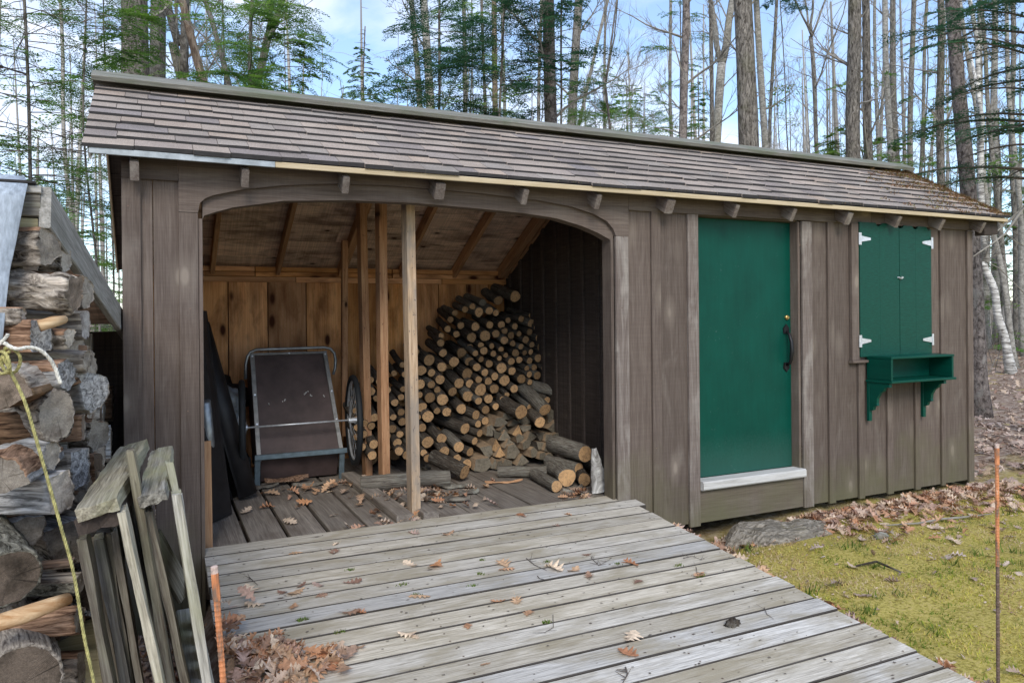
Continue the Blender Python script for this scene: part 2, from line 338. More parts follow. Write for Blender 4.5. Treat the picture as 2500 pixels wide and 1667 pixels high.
def scuffs(m):
    nt = m.node_tree; b = [n for n in nt.nodes if n.type == 'BSDF_PRINCIPLED'][0]; src = b.inputs['Base Color'].links[0].from_socket
    tc = N(nt, 'ShaderNodeTexCoord'); n1 = noise_n(nt, tc.outputs['Object'], 34, 3, .5, 1.5); r1 = ramp_node(nt, [(.71, (0, 0, 0)), (.75, (.5, .5, .5))]); nt.links.new(n1, r1.inputs[0]); c = mixc(nt, r1.outputs[0], src, (.10, .17, .15))
    mp = N(nt, 'ShaderNodeMapping'); mp.inputs['Scale'].default_value = (1, 8, 8); nt.links.new(tc.outputs['Object'], mp.inputs[0]); n2 = noise_n(nt, mp.outputs[0], 2.5, 6, .7); r2 = ramp_node(nt, [(.35, (.92,)*3), (.65, (1.08,)*3)]); nt.links.new(n2, r2.inputs[0]); c = mixc(nt, 1.0, c, r2.outputs[0], 'MULTIPLY')
    ge = N(nt, 'ShaderNodeNewGeometry'); sx = N(nt, 'ShaderNodeSeparateXYZ'); nt.links.new(ge.outputs['Position'], sx.inputs[0]); n3 = noise_n(nt, ge.outputs['Position'], 60, 3, .7)
    ad = N(nt, 'ShaderNodeMath', operation='MULTIPLY_ADD'); ad.inputs[1].default_value = -.35; nt.links.new(n3, ad.inputs[0]); nt.links.new(sx.outputs[2], ad.inputs[2]); r3 = ramp_node(nt, [(0.0, (.28, .28, .28)), (.2, (0, 0, 0))]); nt.links.new(ad.outputs[0], r3.inputs[0]); c = mixc(nt, r3.outputs[0], c, (.06, .13, .11))
    nt.links.new(c, b.inputs['Base Color']); bump(nt, b, n2, .12, .003)
scuffs(M_green)
M_greenS = plain('green_paint_boards', (.0015, .055, .037), .48, nscale=22, namt=.25, spec=.25, bstr=.15, stretch=(1, 9, 9))
M_zinc = plain('zinc_plated', (.62, .64, .66), .35, .5, nscale=30, namt=.15)
M_galv = plain('galvanized_steel', (.3, .32, .33), .42, .7, nscale=14, namt=.25)
M_blacki = plain('black_iron', (.012, .012, .014), .45, .2)
M_brass = plain('worn_brass', (.45, .31, .12), .35, .8)
M_rubber = plain('black_rubber', (.012, .015, .018), .7)
M_phen = plain('brown_panel', (.075, .052, .048), .55, nscale=5, namt=.3, spec=.3)
M_angle = plain('grey_angle_frame', (.24, .235, .22), .5, .5, nscale=20, namt=.2)
M_bluesteel = plain('blue_grey_steel', (.15, .2, .23), .45, .5, nscale=20, namt=.2)
M_blackpl = plain('black_sheet_roll', (.014, .013, .014), .55, nscale=9, namt=.4)
M_plastic = plain('clear_plastic_bag', (.2, .22, .24), .3, nscale=8, namt=.4)
M_bucket = plain('white_bucket', (.4, .46, .5), .4)
M_tarp = plain('grey_blue_tarp', (.38, .43, .49), .75, nscale=90, namt=.25, bstr=.3, stretch=(1, 1, .25))
M_ropeY = plain('yellow_green_rope', (.36, .33, .13), .85, nscale=55, namt=.45, bstr=.6)
M_ropeW = plain('white_rope', (.62, .6, .53), .85, nscale=70, namt=.35, bstr=.6)
M_bark = bark('log_bark', (.03, .024, .02), (.15, .125, .1), stretch=(3, 3, 1.2), sc_=3, bstr=.6, dist=.02, tint=.3, lichen=(.24, .23, .2), moss_amt=.5)
M_barkL = bark('light_log_bark', (.07, .058, .05), (.26, .24, .2), stretch=(3, 3, 1.2), sc_=3, bstr=.6, dist=.02, tint=.2, lichen=(.33, .33, .28), moss_amt=.6)
M_end = endgrain('log_end', (.46, .27, .13), (.62, .40, .21), dark=(.2, .12, .07), amt=.75, rscale=7)
M_endG = endgrain('grey_log_end', (.15, .13, .1), (.24, .21, .16), dark=(.08, .07, .055), amt=.8, rscale=7)
# weathered split wood close to the camera (local Z is the log axis)
def bigwood(name, c, stretch=(34, 34, 4.5), bl=(.14, .08, .045), amt=.7, bstr=.9, sc_=2.0):
    return bark(name, tuple(q*.6 for q in c[0]), tuple(min(.85, q*1.15) for q in c[1]), stretch=stretch, sc_=sc_, bstr=bstr, dist=.012, moss=bl, moss_amt=amt, tint=.12)
B_bark = bark('furrowed_grey_bark', (.035, .026, .02), (.68, .6, .51), stretch=(13, 13, 5), sc_=2.6, bstr=1, dist=.02, moss=(.16, .1, .07), moss_amt=.65, tint=.2)
B_plat = bark('platy_grey_bark', (.05, .045, .035), (.48, .46, .38), stretch=(9, 9, 5), sc_=6, bstr=1, dist=.02, moss=(.2, .18, .09), moss_amt=.3)
B_rust = bigwood('rusty_split_wood', ((.15, .08, .05), (.46, .29, .19)), bl=(.22, .19, .17), amt=.85)
B_pale = bigwood('pale_split_wood', ((.17, .14, .12), (.52, .46, .39)), bl=(.3, .16, .08), amt=.55)
B_brown = bigwood('brown_split_wood', ((.06, .035, .022), (.27, .165, .1)), bl=(.33, .26, .15), amt=.6)
B_grey = bigwood('silver_split_wood', ((.19, .185, .18), (.55, .54, .53)), bl=(.2, .15, .12), amt=.5)
B_endg = endgrain('weathered_end', (.34, .3, .25), (.54, .48, .4), dark=(.13, .1, .08), amt=.85, rscale=120)
B_endd = endgrain('dark_round_end', (.17, .13, .1), (.29, .23, .18), dark=(.05, .04, .03), amt=.9, rscale=110)
B_endp = endgrain('pale_end', (.36, .33, .3), (.56, .53, .5), dark=(.13, .1, .09), amt=.8, rscale=110)
M_birch = bark('birch_bark_curl', (.3, .16, .07), (.72, .56, .36), stretch=(2, 2, 16), sc_=1.5, bstr=.5, dist=.005)
M_birchW = bark('white_birch_bark', (.12, .11, .1), (.72, .71, .68), stretch=(1.5, 1.5, 9), sc_=2.2, bstr=.4, dist=.01)
def mk_rod():
    m, nt, b = new_mat('worn_orange_paint', .6, .3); v = coords(nt, (1, 1, .25)); n = noise_n(nt, v, 45, 5, .65)
    r_ = ramp_node(nt, [(.38, (.2, .13, .09)), (.5, (.5, .19, .08)), (.6, (.66, .27, .12)), (.72, (.7, .46, .33))]); nt.links.new(n, r_.inputs[0]); nt.links.new(r_.outputs[0], b.inputs['Base Color']); return m
M_rebar_o = mk_rod()
M_rebar = plain('rusty_rebar', (.16, .11, .085), .7, .3, nscale=60, namt=.4)
M_pinkend = plain('peeling_pink_top', (.55, .42, .36), .7, nscale=80, namt=.3)

# shingles
def mk_shingle():
    m, nt, b = new_mat('asphalt_shingle', .95, .1)
    a = N(nt, 'ShaderNodeAttribute', attribute_name='rnd')
    r = ramp_node(nt, [(0, (.225, .195, .185)), (.22, (.285, .245, .215)), (.45, (.34, .285, .245)), (.66, (.28, .25, .225)), (.84, (.40, .32, .26)), (1, (.24, .215, .21))]); nt.links.new(a.outputs['Fac'], r.inputs[0])
    ge = N(nt, 'ShaderNodeNewGeometry'); n = noise_n(nt, ge.outputs['Position'], 230, 2, .7); n2 = noise_n(nt, ge.outputs['Position'], 2.2, 5, .65)
    rr = ramp_node(nt, [(.3, (.6,)*3), (.7, (1.45,)*3)]); nt.links.new(n, rr.inputs[0]); col = mixc(nt, 1.0, r.outputs[0], rr.outputs[0], 'MULTIPLY')
    r3 = ramp_node(nt, [(.35, (.8,)*3), (.65, (1.15,)*3)]); nt.links.new(n2, r3.inputs[0]); col = mixc(nt, 1.0, col, r3.outputs[0], 'MULTIPLY')
    nt.links.new(col, b.inputs['Base Color']); bump(nt, b, n, .4, .003); return m
M_shing = mk_shingle()
M_felt_butt_shade = plain('dark_underlay_butt_shade', (.03, .028, .028), .95)

LEAF = [(0, (.42, .2, .11)), (.2, (.6, .4, .25)), (.4, (.27, .16, .12)), (.6, (.74, .59, .44)), (.8, (.46, .33, .28)), (1, (.56, .28, .14))]
LEAFG = [(0, (.26, .16, .12)), (.25, (.58, .48, .42)), (.5, (.22, .14, .11)), (.75, (.64, .5, .38)), (1, (.42, .32, .28))]
M_leaf = attr_mat('dead_oak_leaf', LEAF, .7, trans=.15, nscale=60, namt=.25)
M_leafG = attr_mat('forest_leaf_litter', LEAFG, .8, trans=.1, nscale=40, namt=.25)
M_needle = attr_mat('hemlock_needles', [(0, (.04, .095, .03)), (.5, (.10, .215, .045)), (1, (.22, .37, .065))], .6, trans=.5)
M_needleD = attr_mat('dark_spruce_needles', [(0, (.022, .075, .04)), (.6, (.05, .145, .07)), (1, (.1, .22, .09))], .6, trans=.4)
M_twig = plain('twig_bark', (.12, .10, .085), .9, nscale=8, namt=.3)
M_twigP = plain('pale_twig_bark', (.25, .23, .2), .9, nscale=8, namt=.3)
M_moss = attr_mat('moss_tufts', [(0, (.16, .22, .03)), (.25, (.38, .38, .06)), (.5, (.62, .55, .12)), (.68, (.56, .42, .16)), (.85, (.38, .24, .13)), (1, (.58, .46, .27))], .9, trans=.3)
M_roofmoss = attr_mat('roof_moss', [(0, (.2, .12, .07)), (.45, (.36, .21, .13)), (.75, (.27, .21, .09)), (1, (.17, .19, .05))], .95)

# ================================================================== THE SETTING
def ground_h(x, y):
    h = -.31
    if x < .385: h = -.38
    # hollow beneath the shed wall by the door, rising right
    h += .05*math.sin(x*.9+1)*math.sin(y*.7) * (1 if x > 3.2 or x < 0 else .3)
    if -.6 < y < 3 and 0 < x < 5: h -= .16*max(0, 1-abs(x-3.4)/1.5)*max(0, 1-max(0, -y-.0)/.6)
    d = math.hypot(x-CAM[0], y-CAM[1])
    if d > 9: h += (d-9)*.018 + .35*noise.noise(Vector((x*.07, y*.07, 3)))*min(1, (d-9)/10)
    h += .03*noise.noise(Vector((x*1.3, y*1.3, 0)))+.018*noise.noise(Vector((x*4.2, y*4.2, 5)))
    return h
def mk_ground():
    m, nt, b = new_mat('forest_floor', .95, .1)
    ge = N(nt, 'ShaderNodeNewGeometry'); P = ge.outputs['Position']
    n1 = noise_n(nt, P, 45, 6, .7); n2 = noise_n(nt, P, 2.6, 5, .6); n3 = noise_n(nt, P, 14, 5, .65)
    moss = ramp_node(nt, [(.3, (.16, .115, .045)), (.45, (.37, .31, .075)), (.56, (.54, .45, .14)), (.7, (.42, .28, .15))]); nt.links.new(n1, moss.inputs[0])
    lit = ramp_node(nt, [(.3, (.08, .055, .04)), (.45, (.24, .165, .125)), (.6, (.42, .34, .28)), (.75, (.54, .47, .41))]); nt.links.new(n3, lit.inputs[0])
    sx = N(nt, 'ShaderNodeSeparateXYZ'); nt.links.new(P, sx.inputs[0])
    # litter takes over to the left of the ramp and beyond the lawn of moss
    ay = N(nt, 'ShaderNodeMath', operation='MULTIPLY_ADD'); ay.inputs[1].default_value = .6; nt.links.new(sx.outputs[1], ay.inputs[0]); nt.links.new(n2, ay.inputs[2])
    my = N(nt, 'ShaderNodeMapRange'); my.inputs['From Min'].default_value = .25; my.inputs['From Max'].default_value = .85; nt.links.new(ay.outputs[0], my.inputs[0])
    mx_ = N(nt, 'ShaderNodeMapRange'); mx_.inputs['From Min'].default_value = 2.4; mx_.inputs['From Max'].default_value = 1.8; nt.links.new(sx.outputs[0], mx_.inputs[0])
    ma = N(nt, 'ShaderNodeMath', operation='MAXIMUM'); nt.links.new(my.outputs[0], ma.inputs[0]); nt.links.new(mx_.outputs[0], ma.inputs[1])
    far = N(nt, 'ShaderNodeMapRange'); far.inputs['From Min'].default_value = .58; far.inputs['From Max'].default_value = .66; far.inputs['To Max'].default_value = .7; nt.links.new(n2, far.inputs[0])
    fm = N(nt, 'ShaderNodeMath', operation='SUBTRACT'); fm.use_clamp = True; nt.links.new(ma.outputs[0], fm.inputs[0]); nt.links.new(far.outputs[0], fm.inputs[1])
    col = mixc(nt, fm.outputs[0], moss.outputs[0], lit.outputs[0])
    nt.links.new(col, b.inputs['Base Color']); bump(nt, b, n1, .8, .02); return m
def build_ground():
    xs = np.concatenate([np.linspace(-160, -12, 18), np.linspace(-10, -1, 14), np.linspace(-.8, 9, 130), np.linspace(9.5, 40, 50), np.linspace(46, 220, 20)])
    ys = np.concatenate([np.linspace(-30, -7, 8), np.linspace(-6, 3, 120), np.linspace(3.5, 40, 50), np.linspace(46, 240, 24)])
    V = [(x, y, ground_h(x, y)) for y in ys for x in xs]; nx = len(xs)
    Fs = [(j*nx+i, j*nx+i+1, (j+1)*nx+i+1, (j+1)*nx+i) for j in range(len(ys)-1) for i in range(nx-1)]
    tag(link('ground', mesh('ground', V, Fs, mk_ground(), smooth=True)), kind='structure')
build_ground()

# ================================================================== THE SHED
shed = thing('wooden_shed', 'long brown board-and-batten shed with open arched woodshed bay, green door and shingled roof', 'shed', (0, 0, 0))
XR = 6.936; YB = 2.6; XP = 3.42
def roofF(y): return 2.16+.565*(y+.15)         # top of the front slope
def roofB(y): return 2.745-.53*(y-.9)           # top of the rear slope
RY, RZ = .9, roofF(.9)
X0, X1 = -.155, 7.2
def vboard(name, x0, x1, z0, z1, yf=.02, t=.02, mat=None, ch=.002): return box(name, x0, x1, yf, yf+t, z0, z1, mat or M_siding, shed, ch, axis='z')
ZB = -.25
# siding boards (face at y=.022) and battens (face at y=0)
for x0, x1 in ((.0, .145), (.149, .36)): vboard('siding_board', x0, x1, -.36, 2.08, .022)
for x0, x1 in ((3.15, 3.39), (3.394, 3.72)): vboard('siding_board', x0, x1, ZB+.01, 2.08, .022)
for x0, x1, z0, z1 in ((4.87, 5.14, ZB+.01, 2.08), (5.143, 5.44, ZB+.01, 2.08), (5.443, 5.82, ZB+.01, .93), (5.823, 6.17, ZB+.01, .93), (6.173, 6.5, ZB+.01, .93),
                       (6.36, 6.5, .932, 2.08), (6.503, 6.9, ZB+.01, 2.08)): vboard('siding_board', x0, x1, z0, z1, .022)
vboard('corner_board', 0, .09, -.37, 2.036, 0, .0215, M_siding, .003)
vboard('post_facing', .272, .368, -.37, 1.87, 0, .0215, M_siding, .003)
for x0, x1, z0, z1, m in ((3.356, 3.436, ZB, 2.036, M_siding), (5.097, 5.165, ZB, 2.036, M_siding), (5.44, 5.504, ZB, .9, M_siding), (5.786, 5.856, ZB, .93, M_siding),
                       (6.138, 6.201, ZB, .93, M_siding), (6.487, 6.533, ZB, 2.036, M_siding)): vboard('batten', x0, x1, z0, z1, 0, .0215, m, .003)
vboard('corner_board', 6.862, 6.936, ZB-.005, 2.036, 0, .0215, M_siding, .003)
vboard('opening_post', 3.052, 3.157, ZB, 1.845, -.002, .024, M_trim, .003)
vboard('door_trim', 3.677, 3.773, ZB-.01, 2.03, -.002, .024, M_trim, .003)
vboard('door_trim', 4.812, 4.918, ZB, 2.03, -.002, .024, M_trim, .003)
# arched header board over the opening, cut as one shape
def arch_pts(outer): return outer
outer = [(.368, 1.872), (.378, 1.925), (.405, 1.952), (.45, 1.973), (.604, 2.014), (.815, 2.05), (1.085, 2.078), (1.397, 2.09), (1.729, 2.088), (2.113, 2.077), (2.45, 2.06), (2.7, 2.032), (2.87, 1.992), (2.98, 1.945), (3.03, 1.895), (3.052, 1.847)]
pts = [(.272, 1.872)]+outer+[(3.157, 1.847), (3.157, 2.2), (.272, 2.2)]
MXZ = Matrix(((1, 0, 0, 0), (0, 0, -1, 0), (0, 1, 0, 0), (0, 0, 0, 1)))       # local xy -> world xz, local z -> -y
def xz(name, pts, yf, t, mat, parent=shed):
    cx = sum(p[0] for p in pts)/len(pts); cz = sum(p[1] for p in pts)/len(pts)
    return prism(name, [(p[0]-cx, p[1]-cz) for p in pts], t, Matrix.Translation((cx, yf+t/2, cz)) @ MXZ, mat, parent)
def arch_strip(name, top, bot, yf, t, mat):
    """quads between an upper and a lower curve with the same number of points"""
    V = []; Fs = []; n = len(top)
    for (y) in (yf, yf+t):
        for (x, z), (x2, z2) in zip(top, bot): V += [(x, y, z), (x2, y, z2)]
    o = 2*n
    for i in range(n-1):
        a = 2*i; Fs += [(a+1, a+3, a+2, a), (o+a, o+a+2, o+a+3, o+a+1), (a, a+2, o+a+2, o+a), (a+1, o+a+1, o+a+3, a+3)]
    Fs += [(1, 0, o, o+1), (2*n-2, 2*n-1, o+2*n-1, o+2*n-2)]
    return link(name, mesh(name, V, Fs, mat), shed)
xs_o = [.272]+[p[0] for p in outer]+[3.157]
top_c = [(x, 2.2) for x in xs_o]; bot_c = [(.272, 1.872)]+outer+[(3.157, 1.847)]
arch_strip('arch_header', top_c, bot_c, -.003, .03, M_siding)
inner = [(.392, 1.84), (.40, 1.862), (.46, 1.885), (.55, 1.915), (.823, 1.967), (1.2, 1.992), (1.607, 1.999), (2.016, 1.988), (2.35, 1.974), (2.6, 1.952), (2.8, 1.908), (2.93, 1.865), (3.02, 1.825), (3.05, 1.78)]
def interp(c, x):
    for (a, b), (d, e) in zip(c, c[1:]):
        if a <= x <= d: return b+(e-b)*(x-a)/(d-a+1e-9)
    return c[-1][1]
topi = [(x, min(2.14, interp(bot_c, min(max(x, .368), 3.052))+.05)) for x, z in inner]
arch_strip('arch_lining', topi, inner, .03, .09, M_siding)
# header strip across the top of the walls
box('header_board', .0, .27, -.003, .02, 2.037, 2.17, M_siding, shed)
box('header_board', 3.159, 4.1, -.003, .02, 2.032, 2.17, M_siding, shed)
box('header_board', 4.103, 5.6, -.003, .02, 2.036, 2.17, M_siding, shed)
box('header_board', 5.603, XR, -.003, .02, 2.042, 2.17, M_siding, shed)
# opening posts (return faces)
box('opening_jamb', .37, .39, .0, .14, -.36, 1.84, M_siding, shed)
box('opening_jamb', 3.027, 3.05, .024, .14, -.03, 1.83, M_siding, shed)
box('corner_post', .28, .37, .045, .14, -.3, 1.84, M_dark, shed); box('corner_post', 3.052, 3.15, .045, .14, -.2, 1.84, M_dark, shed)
# door
door = box('door', 3.775, 4.785, .1, .14, .068, 2.025, M_green, shed, .003)
hd = MB(); hd.tube([(4.73, .093, 1.15), (4.728, .06, 1.13), (4.728, .04, 1.07), (4.728, .035, 1.0), (4.728, .045, .93), (4.73, .06, .9), (4.73, .095, .885)], [.012, .012, .014, .017, .014, .012, .012], 8)
for zc, s_ in ((1.165, 1), (.875, -1)):
    hd.poly([(4.70, .096, zc-.03*s_), (4.76, .096, zc-.03*s_), (4.765, .096, zc+.015*s_), (4.73, .096, zc+.05*s_), (4.695, .096, zc+.015*s_)][::s_])
    hd.poly([(4.705, .09, zc-.028*s_), (4.755, .09, zc-.028*s_), (4.758, .09, zc+.015*s_), (4.73, .09, zc+.045*s_), (4.702, .09, zc+.015*s_)][::s_])
hd.build('door_handle', M_blacki, door, True)
MB().tube([(4.735, .1, 1.265), (4.735, .085, 1.265), (4.735, .082, 1.265)], [.018, .018, .014], 16).tube([(4.735, .083, 1.265), (4.735, .076, 1.265)], .012, 10).build('deadbolt', M_brass, door)
box('door_jamb', 4.787, 4.81, .022, .16, .066, 2.028, M_siding, shed)
box('door_jamb', 3.75, 3.773, .024, .16, .066, 2.028, M_siding, shed)
box('door_head', 3.775, 4.786, .03, .16, 2.027, 2.05, M_siding, shed)
box('door_sill', 3.775, 4.80, -.035, .1, .0, .066, M_sill, shed, .01)
box('kick_board', 3.775, 4.81, .012, .035, ZB+.005, -.002, M_siding, shed, axis='x')
nl = MB()
for x in (.04, .32, 3.1, 3.395, 3.725, 4.865, 5.13, 5.47, 5.82, 6.17, 6.51, 6.9):
    for z in (-.12, .35, .85, 1.35, 1.85):
        q = Vector((x+random.uniform(-.015, .015), -.0028, z+random.uniform(-.05, .05)))
        if 5.35 < x < 6.4 and z > .3: continue
        nl.poly([q+Vector((math.cos(t)*.0045, 0, math.sin(t)*.0045)) for t in np.linspace(0, 5.2, 6)])
nl.build('nail_heads', M_rebar, shed, kind='stuff')
# window shutters
box('window_trim', 5.355, 5.437, -.012, .02, .905, 2.036, M_siding, shed)
box('window_trim', 6.335, 6.358, -.006, .02, .93, 2.036, M_siding, shed)
box('window_trim', 5.34, 5.52, -.03, .02, .882, .903, M_siding, shed)
def shutter(x0, x1, z0, z1, scallops):
    n = 10; pts = [(x0, z0), (x1, z0)]
    top = []
    for i in range(n*2+1):
        f = i/(n*2); x = x1+(x0-x1)*f; z = z1
        for sx in scallops:
            if abs(x-sx) < .035: z = z1-.028*math.sqrt(max(0, 1-((x-sx)/.035)**2))
        top.append((x, z))
    o = xz('shutter', pts+top, -.018, .018, M_greenS); return o
s1 = shutter(5.44, 5.919, .93, 2.052, (5.67, 5.9)); s2 = shutter(5.925, 6.333, .935, 2.045, (5.94, 6.13, 6.31))
for z0, sp in ((1.91, (5.67,)), (1.91, (6.13,))): pass
# board joints of the shutters
for sh_, x in ((s1, 5.68), (s2, 6.13)): box('board_joint', x-.001, x+.001, -.0187, -.0175, .94, 2.02, M_greenS, sh_, .0005)
def hinge(x, z, s_, par):
    m = MB(); m.box(min(x, x+.02*s_), max(x, x+.02*s_), -.026, -.019, z-.05, z+.05)
    m.tube([(x+.022*s_, -.026, z-.05), (x+.022*s_, -.026, z+.05)], .005, 6)
    a, b = x+.024*s_, x+.14*s_
    q = [(a, -.0195, z-.026), (b, -.0195, z-.008), (b, -.0195, z+.01), (a, -.0195, z+.026)]; q2 = [(p[0], -.025, p[2]) for p in q]
    if s_ < 0: q, q2 = q[::-1], q2[::-1]
    m.poly(q2[::-1])
    for i in range(4): m.poly([q[i], q[(i+1) % 4], q2[(i+1) % 4], q2[i]])
    m.build('hinge', M_zinc, par)
hinge(5.425, 1.912, 1, s1); hinge(5.42, 1.062, 1, s1); hinge(6.353, 1.905, -1, s2); hinge(6.352, 1.057, -1, s2)
MB().tube([(5.895, -.02, 1.597), (5.9, -.03, 1.597), (5.93, -.032, 1.59), (5.955, -.03, 1.597), (5.957, -.02, 1.6)], .005, 6).tube([(5.925, -.018, 1.585), (5.925, -.04, 1.585), (5.925, -.04, 1.605)], .004, 6).build('hook_latch', M_zinc, shed)
# green shelf box below the shutters
shelf = box('shelf', 5.532, 6.315, -.235, 0, .918, .937, M_green, shed, .003)
box('shelf_bottom', 5.52, 6.325, -.245, 0, .722, .742, M_green, shelf, .003)
box('shelf_side', 5.534, 5.556, -.23, -.001, .743, .917, M_green, shelf, .003); box('shelf_side', 6.29, 6.312, -.23, -.001, .743, .917, M_green, shelf, .003)
box('shelf_back', 5.557, 6.289, -.02, -.001, .743, .917, M_green, shelf, .002)
box('shelf_backboard', 5.525, 5.56, -.028, -.002, .395, .72, M_green, shelf, .003)
box('shelf_backboard', 6.2, 6.235, -.028, -.002, .385, .72, M_green, shelf, .003)
MYZ = Matrix(((0, 0, 1, 0), (1, 0, 0, 0), (0, 1, 0, 0), (0, 0, 0, 1)))
for xc in (5.543, 6.218):
    p = [(-.03, .72), (-.215, .72), (-.218, .69), (-.175, .683), (-.16, .655), (-.125, .63), (-.1, .59), (-.095, .55), (-.1, .53), (-.07, .52), (-.06, .49), (-.03, .48)]
    prism('shelf_bracket', [(y, z-.6) for y, z in p], .03, Matrix.Translation((xc, 0, .6)) @ MYZ, M_green, shelf)
# gable ends, rear wall, partition (boards with joints)
def roof_under(y): return min(roofF(y), roofB(y))-.075
def side_wall(x, xt, mat, y0=.05, y1=YB, zb=-.3, wdt=.25, name='wall_board'):
    y = y0
    while y < y1-.01:
        ye = min(y+wdt, y1); a, b = roof_under(y), roof_under(ye); mid = None
        pts = [(y+.002, zb), (ye-.002, zb), (ye-.002, b), (y+.002, a)]
        if y < RY < ye: pts.insert(3, (RY, roof_under(RY)))
        prism(name, [(p[0]-y, p[1]) for p in pts], xt, Matrix.Translation((x, y, 0)) @ MYZ, mat, shed)
        y = ye
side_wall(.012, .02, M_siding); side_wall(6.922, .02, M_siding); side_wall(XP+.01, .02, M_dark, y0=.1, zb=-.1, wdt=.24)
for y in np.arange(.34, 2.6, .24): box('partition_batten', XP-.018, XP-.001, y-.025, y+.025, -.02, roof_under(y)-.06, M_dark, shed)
# interior pine back wall
xb = [.1, .36, .669, .963, 1.262, 1.559, 1.86, 2.12, 2.4, 2.66, 2.93, 3.17, XP-.02]
sx_ = 7.0/6.23
xb = [.04, .36, .73, 1.063, 1.40, 1.735, 2.06, 2.36, 2.68, 2.98, 3.22, XP-.02]
for a, b in zip(xb, xb[1:]): box('pine_wall_board', a+.004, b-.004, YB+random.uniform(0, .006), YB+.025, -.3, 1.62, M_pine, shed, .003, axis='z')
for i, (a, b) in enumerate(((-.0, 1.3), (1.304, 2.7), (2.704, 3.4))):
    box('wall_plate', a+.004, b, YB-.035, YB-.002, 1.618, 1.665, M_pine, shed); 
for i, (a, b) in enumerate(((-.0, .95), (.954, 2.2), (2.204, 3.4))):
    box('wall_plate', a+.004, b, YB-.03, YB-.002, 1.668, 1.708, M_pine, shed); box('wall_plate', a+.004, b-.001, YB-.028, YB+.06, 1.712, 1.755, M_pine, shed)
box('rear_wall_board', XP+.02, XR, YB, YB+.02, -.3, 1.75, M_siding, shed)
# rafters, both slopes; tails show under the eave
tails = [(.064, .042), (.601, .038), (1.147, .038), (1.718, .062), (2.293, .038), (2.839, .038), (3.431, .07), (4.032, .036), (4.601, .036), (5.203, .06), (5.787, .04), (6.341, .04), (6.9, .04)]
sf = math.sqrt(1+.565**2); sb = math.sqrt(1+.53**2)
for i, (x, wd) in enumerate(tails):
    off = .058+.052
    mt = M_siding
    plank('rafter', (x, -.115, roofF(-.115)-off*sf), (x, .03, roofF(.03)-off*sf), .1, wd, (1, 0, 0), M_trim, shed)
    mi_ = M_rafter
    plank('rafter', (x, .035, roofF(.035)-off*sf), (x, RY-.02, roofF(RY-.02)-off*sf), .1, wd, (1, 0, 0), mi_, shed)
    if x < 4:
        xx = x if x > .4 else x+.35
        plank('rafter', (xx, RY+.02, roofB(RY+.02)-off*sb), (xx, YB-.01, roofB(YB-.01)-off*sb), .1, wd, (1, 0, 0), mi_, shed)
plank('rafter', (XP-.07, RY+.02, roofB(RY+.02)-.108*sb), (XP-.07, YB-.01, roofB(YB-.01)-.108*sb), .1, .07, (1, 0, 0), M_rafter, shed)
for x in (1.147, 2.293): xz('roof_gusset', [(x, 0), (x+.02, 0), (x+.02, .01), (x, .01)], 1.0, .01, M_rafter) if False else None
for x, wd in tails[1:6]:
    p = [(RY-.32, roofF(RY-.32)-.2), (RY+.32, roofB(RY+.32)-.2), (RY, RZ-.09)]
    prism('roof_gusset', [(y, z) for y, z in p], .018, Matrix.Translation((x+wd/2+.012, 0, 0)) @ MYZ, M_rafter, shed)
# sheathing boards
def slope_board(name, x0, x1, ya, yb, fn, off, t, mat, sl):
    p0 = Vector((x0, (ya+yb)/2, fn((ya+yb)/2)-off*math.sqrt(1+sl*sl))); p1 = Vector((x1, p0.y, p0.z))
    wdt = abs(yb-ya)*math.sqrt(1+sl*sl)-.007
    return plank(name, p0, p1, wdt, t, (0, -sl if fn is roofF else sl, 1), mat, shed, .002)
nf = 5
for i in range(nf):
    a = -.14+(RY+.13)*i/nf; b = -.14+(RY+.13)*(i+1)/nf
    slope_board('sheathing_board', X0+.03, 3.43, a, b, roofF, .03, .022, M_sheath if i > 0 else M_siding, .565); slope_board('sheathing_board', 3.434, X1-.03, a, b, roofF, .03, .022, M_sheath if i > 0 else M_siding, .565)
nb = 8; YE = 2.75
for i in range(nb):
    a = RY+.01+(YE-RY)*i/nb; b = RY+.01+(YE-RY)*(i+1)/nb; xj = .9+1.4*((i*37) % 10)/10
    slope_board('sheathing_board', X0+.03, -.0, a, b, roofB, .03, .022, M_dark, .53)
    slope_board('sheathing_board', .003, xj, a, b, roofB, .03, .022, M_sheath, .53); slope_board('sheathing_board', xj+.003, 3.43, a, b, roofB, .03, .022, M_sheath, .53)
    slope_board('sheathing_board', 3.434, X1-.03, a, b, roofB, .03, .022, M_sheath, .53)
# rake trim strips and rear roof covering
for xx in (X0+.022, X1-.022):
    plank('rake_trim', (xx, RY+.02, roofB(RY+.02)-.042), (xx, YE+.02, roofB(YE+.02)-.042), .05, .014, (1, 0, 0), M_fascia, shed)
    plank('rake_trim', (xx, -.14, roofF(-.14)-.045), (xx, RY-.02, roofF(RY-.02)-.045), .05, .014, (1, 0, 0), M_fascia if xx > 3 else M_grey, shed)
plank('roof_underlay', (X0+.01, (RY+YE)/2, roofB((RY+YE)/2)-.012), (X1-.01, (RY+YE)/2, roofB((RY+YE)/2)-.012), (YE-RY+.04)*sb, .008, (0, .53, 1), M_felt_butt_shade, shed)
plank('roof_underlay', (X0+.01, (RY-.14)/2, roofF((RY-.14)/2)-.0135), (X1-.01, (RY-.14)/2, roofF((RY-.14)/2)-.0135), (RY+.12)*sf, .006, (0, -.565, 1), M_felt_butt_shade, shed)
